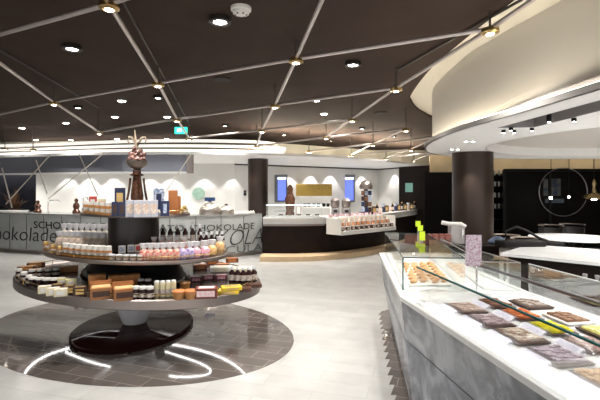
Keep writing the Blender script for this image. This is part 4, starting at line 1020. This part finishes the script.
# spots in the white soffit
for i, (px, py) in enumerate(((503.5, 129), (511, 126.5), (514, 129), (532, 127), (549, 117.5), (574, 117))):
    v = at(px, 0, 0) if False else Vector((0, 0, 0)); z = SOF+.01; Y = (z-H)*F/(190-py); v = Vector(((px-300)*Y/F, Y, SOF-.001))
    t = thing('trough_spot', 'tiny black spot, '+ORD[i]+' from the left along the trough in the white soffit', 'spotlight', v, 0, 'tiny spots in the soffit trough')
    MB().lathe([(.022, .12 if i == 4 else 0), (.024, -.03), (.018, -.034)], (0, 0, 0), 12).build('housing', blackm, t, smooth=True); MB().lathe([(.014, -.037), (.014, -.034)], (0, 0, 0), 10).build('lens', lens, t)
for i, (px, py) in enumerate(((466, 141), (473, 141), (452, 149), (458, 149))):
    z = SOF; Y = (z-H)*F/(190-py); v = Vector(((px-300)*Y/F, Y, SOF-.001))
    t = thing('soffit_downlight', 'white soffit downlight, '+('left of the nearer pair', 'right of the nearer pair', 'left of the farther pair', 'right of the farther pair')[i]+' above the column', 'downlight', v, 0, 'downlights above the right column')
    MB().lathe([(.035, 0), (.035, -.008)], (0, 0, 0), 16).build('trim_ring', K('ring_grey', (.3, .3, .3)), t); MB().lathe([(.022, -.012), (.022, -.008)], (0, 0, 0), 12).build('lens', lens, t)
# slanting support wires at the left
wires = [((2, 168), (12, 208), 9.0), ((50, 155), (6, 204), 9.0), ((36, 160), (47, 194), 9.6), ((104, 153), (48, 199), 9.6), ((79, 154), (98, 196), 10.0), ((131, 152), (112, 176), 6.2), ((192, 153), (163, 196), 9.8), ((140, 178), (156, 196), 6.0), ((0, 163), (-14, 180), 9)]
Wt = thing('slanting_wires', 'crossed pale slanting rods stretched below the canopy at the left', 'rods', (-5, 9, CAN))
for a, b_, Y in wires:
    if Y < 7: continue
    d = (deep(*b_, Y)-deep(*a, Y)); pa = deep(*a, Y); 
    MB().tube([pa-Vector((-5, 9, CAN)), deep(*b_, Y)-Vector((-5, 9, CAN))], .012, 6).build('rod', mat('wire_pale', (.62, .58, .52), .4, .5), Wt)

# ================================================================ LIGHTS OF THE LAMPS AND ADDED FILL SPOTS
for (px, py), s, lab in cans:
    p = cp(px, py, CEIL-.12); spot('can_light', (p.x, p.y, CEIL-.12), 75*s, 120, .9)
for i, (px, py) in enumerate(rec):
    p = cp(px, py, CEIL-.04); spot('downlight_light', (p.x, p.y, CEIL-.04), 45, 120, .9)
for k_n, pw in (('n1', 50), ('n2', 40), ('q1', 40), ('p1', 60), ('r0', 50), ('n3', 30), ('p2', 40), ('r1', 40)):
    p = N[k_n]; spot('joint_light', (p.x, p.y, p.z-.09), pw, 115, .9)
for x, y, p_ in ((1.25, 1.0, 34), (1.2, 2.3, 34), (1.1, 3.6, 30), (2.42, 4.4, 20), (2.5, 3.4, 24), (2.5, 2.6, 24), (2.55, 1.8, 22), (2.6, 5.6, 14)):
    spot('soffit_light', (x, y, (SOF if x > 2.1 else CEIL)-.05), p_*(1 if x > 2.1 else 2.2), 110, .9, (1, .98, .95), .04)
spot('column_light', (deepz(468, 7.55, 0).x, 7.55, SOF-.03), 40, 75, .5, rad=.02)
def wallY(px):
    for a, b_ in zip(bw[2:], bw[3:]):
        pa, pb_ = 300+F*a.x/a.y, 300+F*b_.x/b_.y
        if pa <= px <= pb_: return a.y+(b_.y-a.y)*(px-pa)/(pb_-pa)
    return 14
for px in (62, 84, 108, 146, 168, 202, 232, 294, 315, 334, 366, 390):
    Y = wallY(px)-.38; spot('wall_washer', (deep(px, 0, Y).x, Y, CAN-.03), 26, 82, .3, (1, .97, .92), .02)
for x, y in ((-9, 13.2), (-6.5, 12.8), (-4, 12.6), (-1.4, 12.6), (.8, 13.4), (2.4, 14.4)):
    spot('canopy_fill', (x, y, CAN-.03), 90, 130, .8)  # added spots without fixtures, brightening the canopy from below
for x, y in ((4.2, 3.0), (6.2, 3.2), (4.5, 5.4), (6.8, 6.0), (4.6, 7.6), (7, 8.4)):
    spot('soffit_fill', (x, y, SOF-.04), 125, 130, .8, (1, .97, .93))  # added spots without fixtures, their bounce brightens the soffit
for px, Y in ((280, 10.6), (315, 10.9), (345, 11.0), (372, 11.8), (395, 13.0), (20, 11.6), (60, 11.2), (100, 10.8), (150, 10.6), (200, 10.7), (240, 11.0)):
    spot('counter_light', (deep(px, 0, Y).x, Y-.1 if px>260 else Y+.2, CAN-.04), 45, 110, .8)

for px in (440, 500, 535, 575, 610):
    spot('tan_wall_fill', (deep(px, 0, 13.3).x, 13.3, 3.25), 13, 130, .6, (1, .9, .72), .05, (deep(px, 0, 14.5).x, 14.5, 2.0))  # added to brighten the tan wall, no lamp hangs there
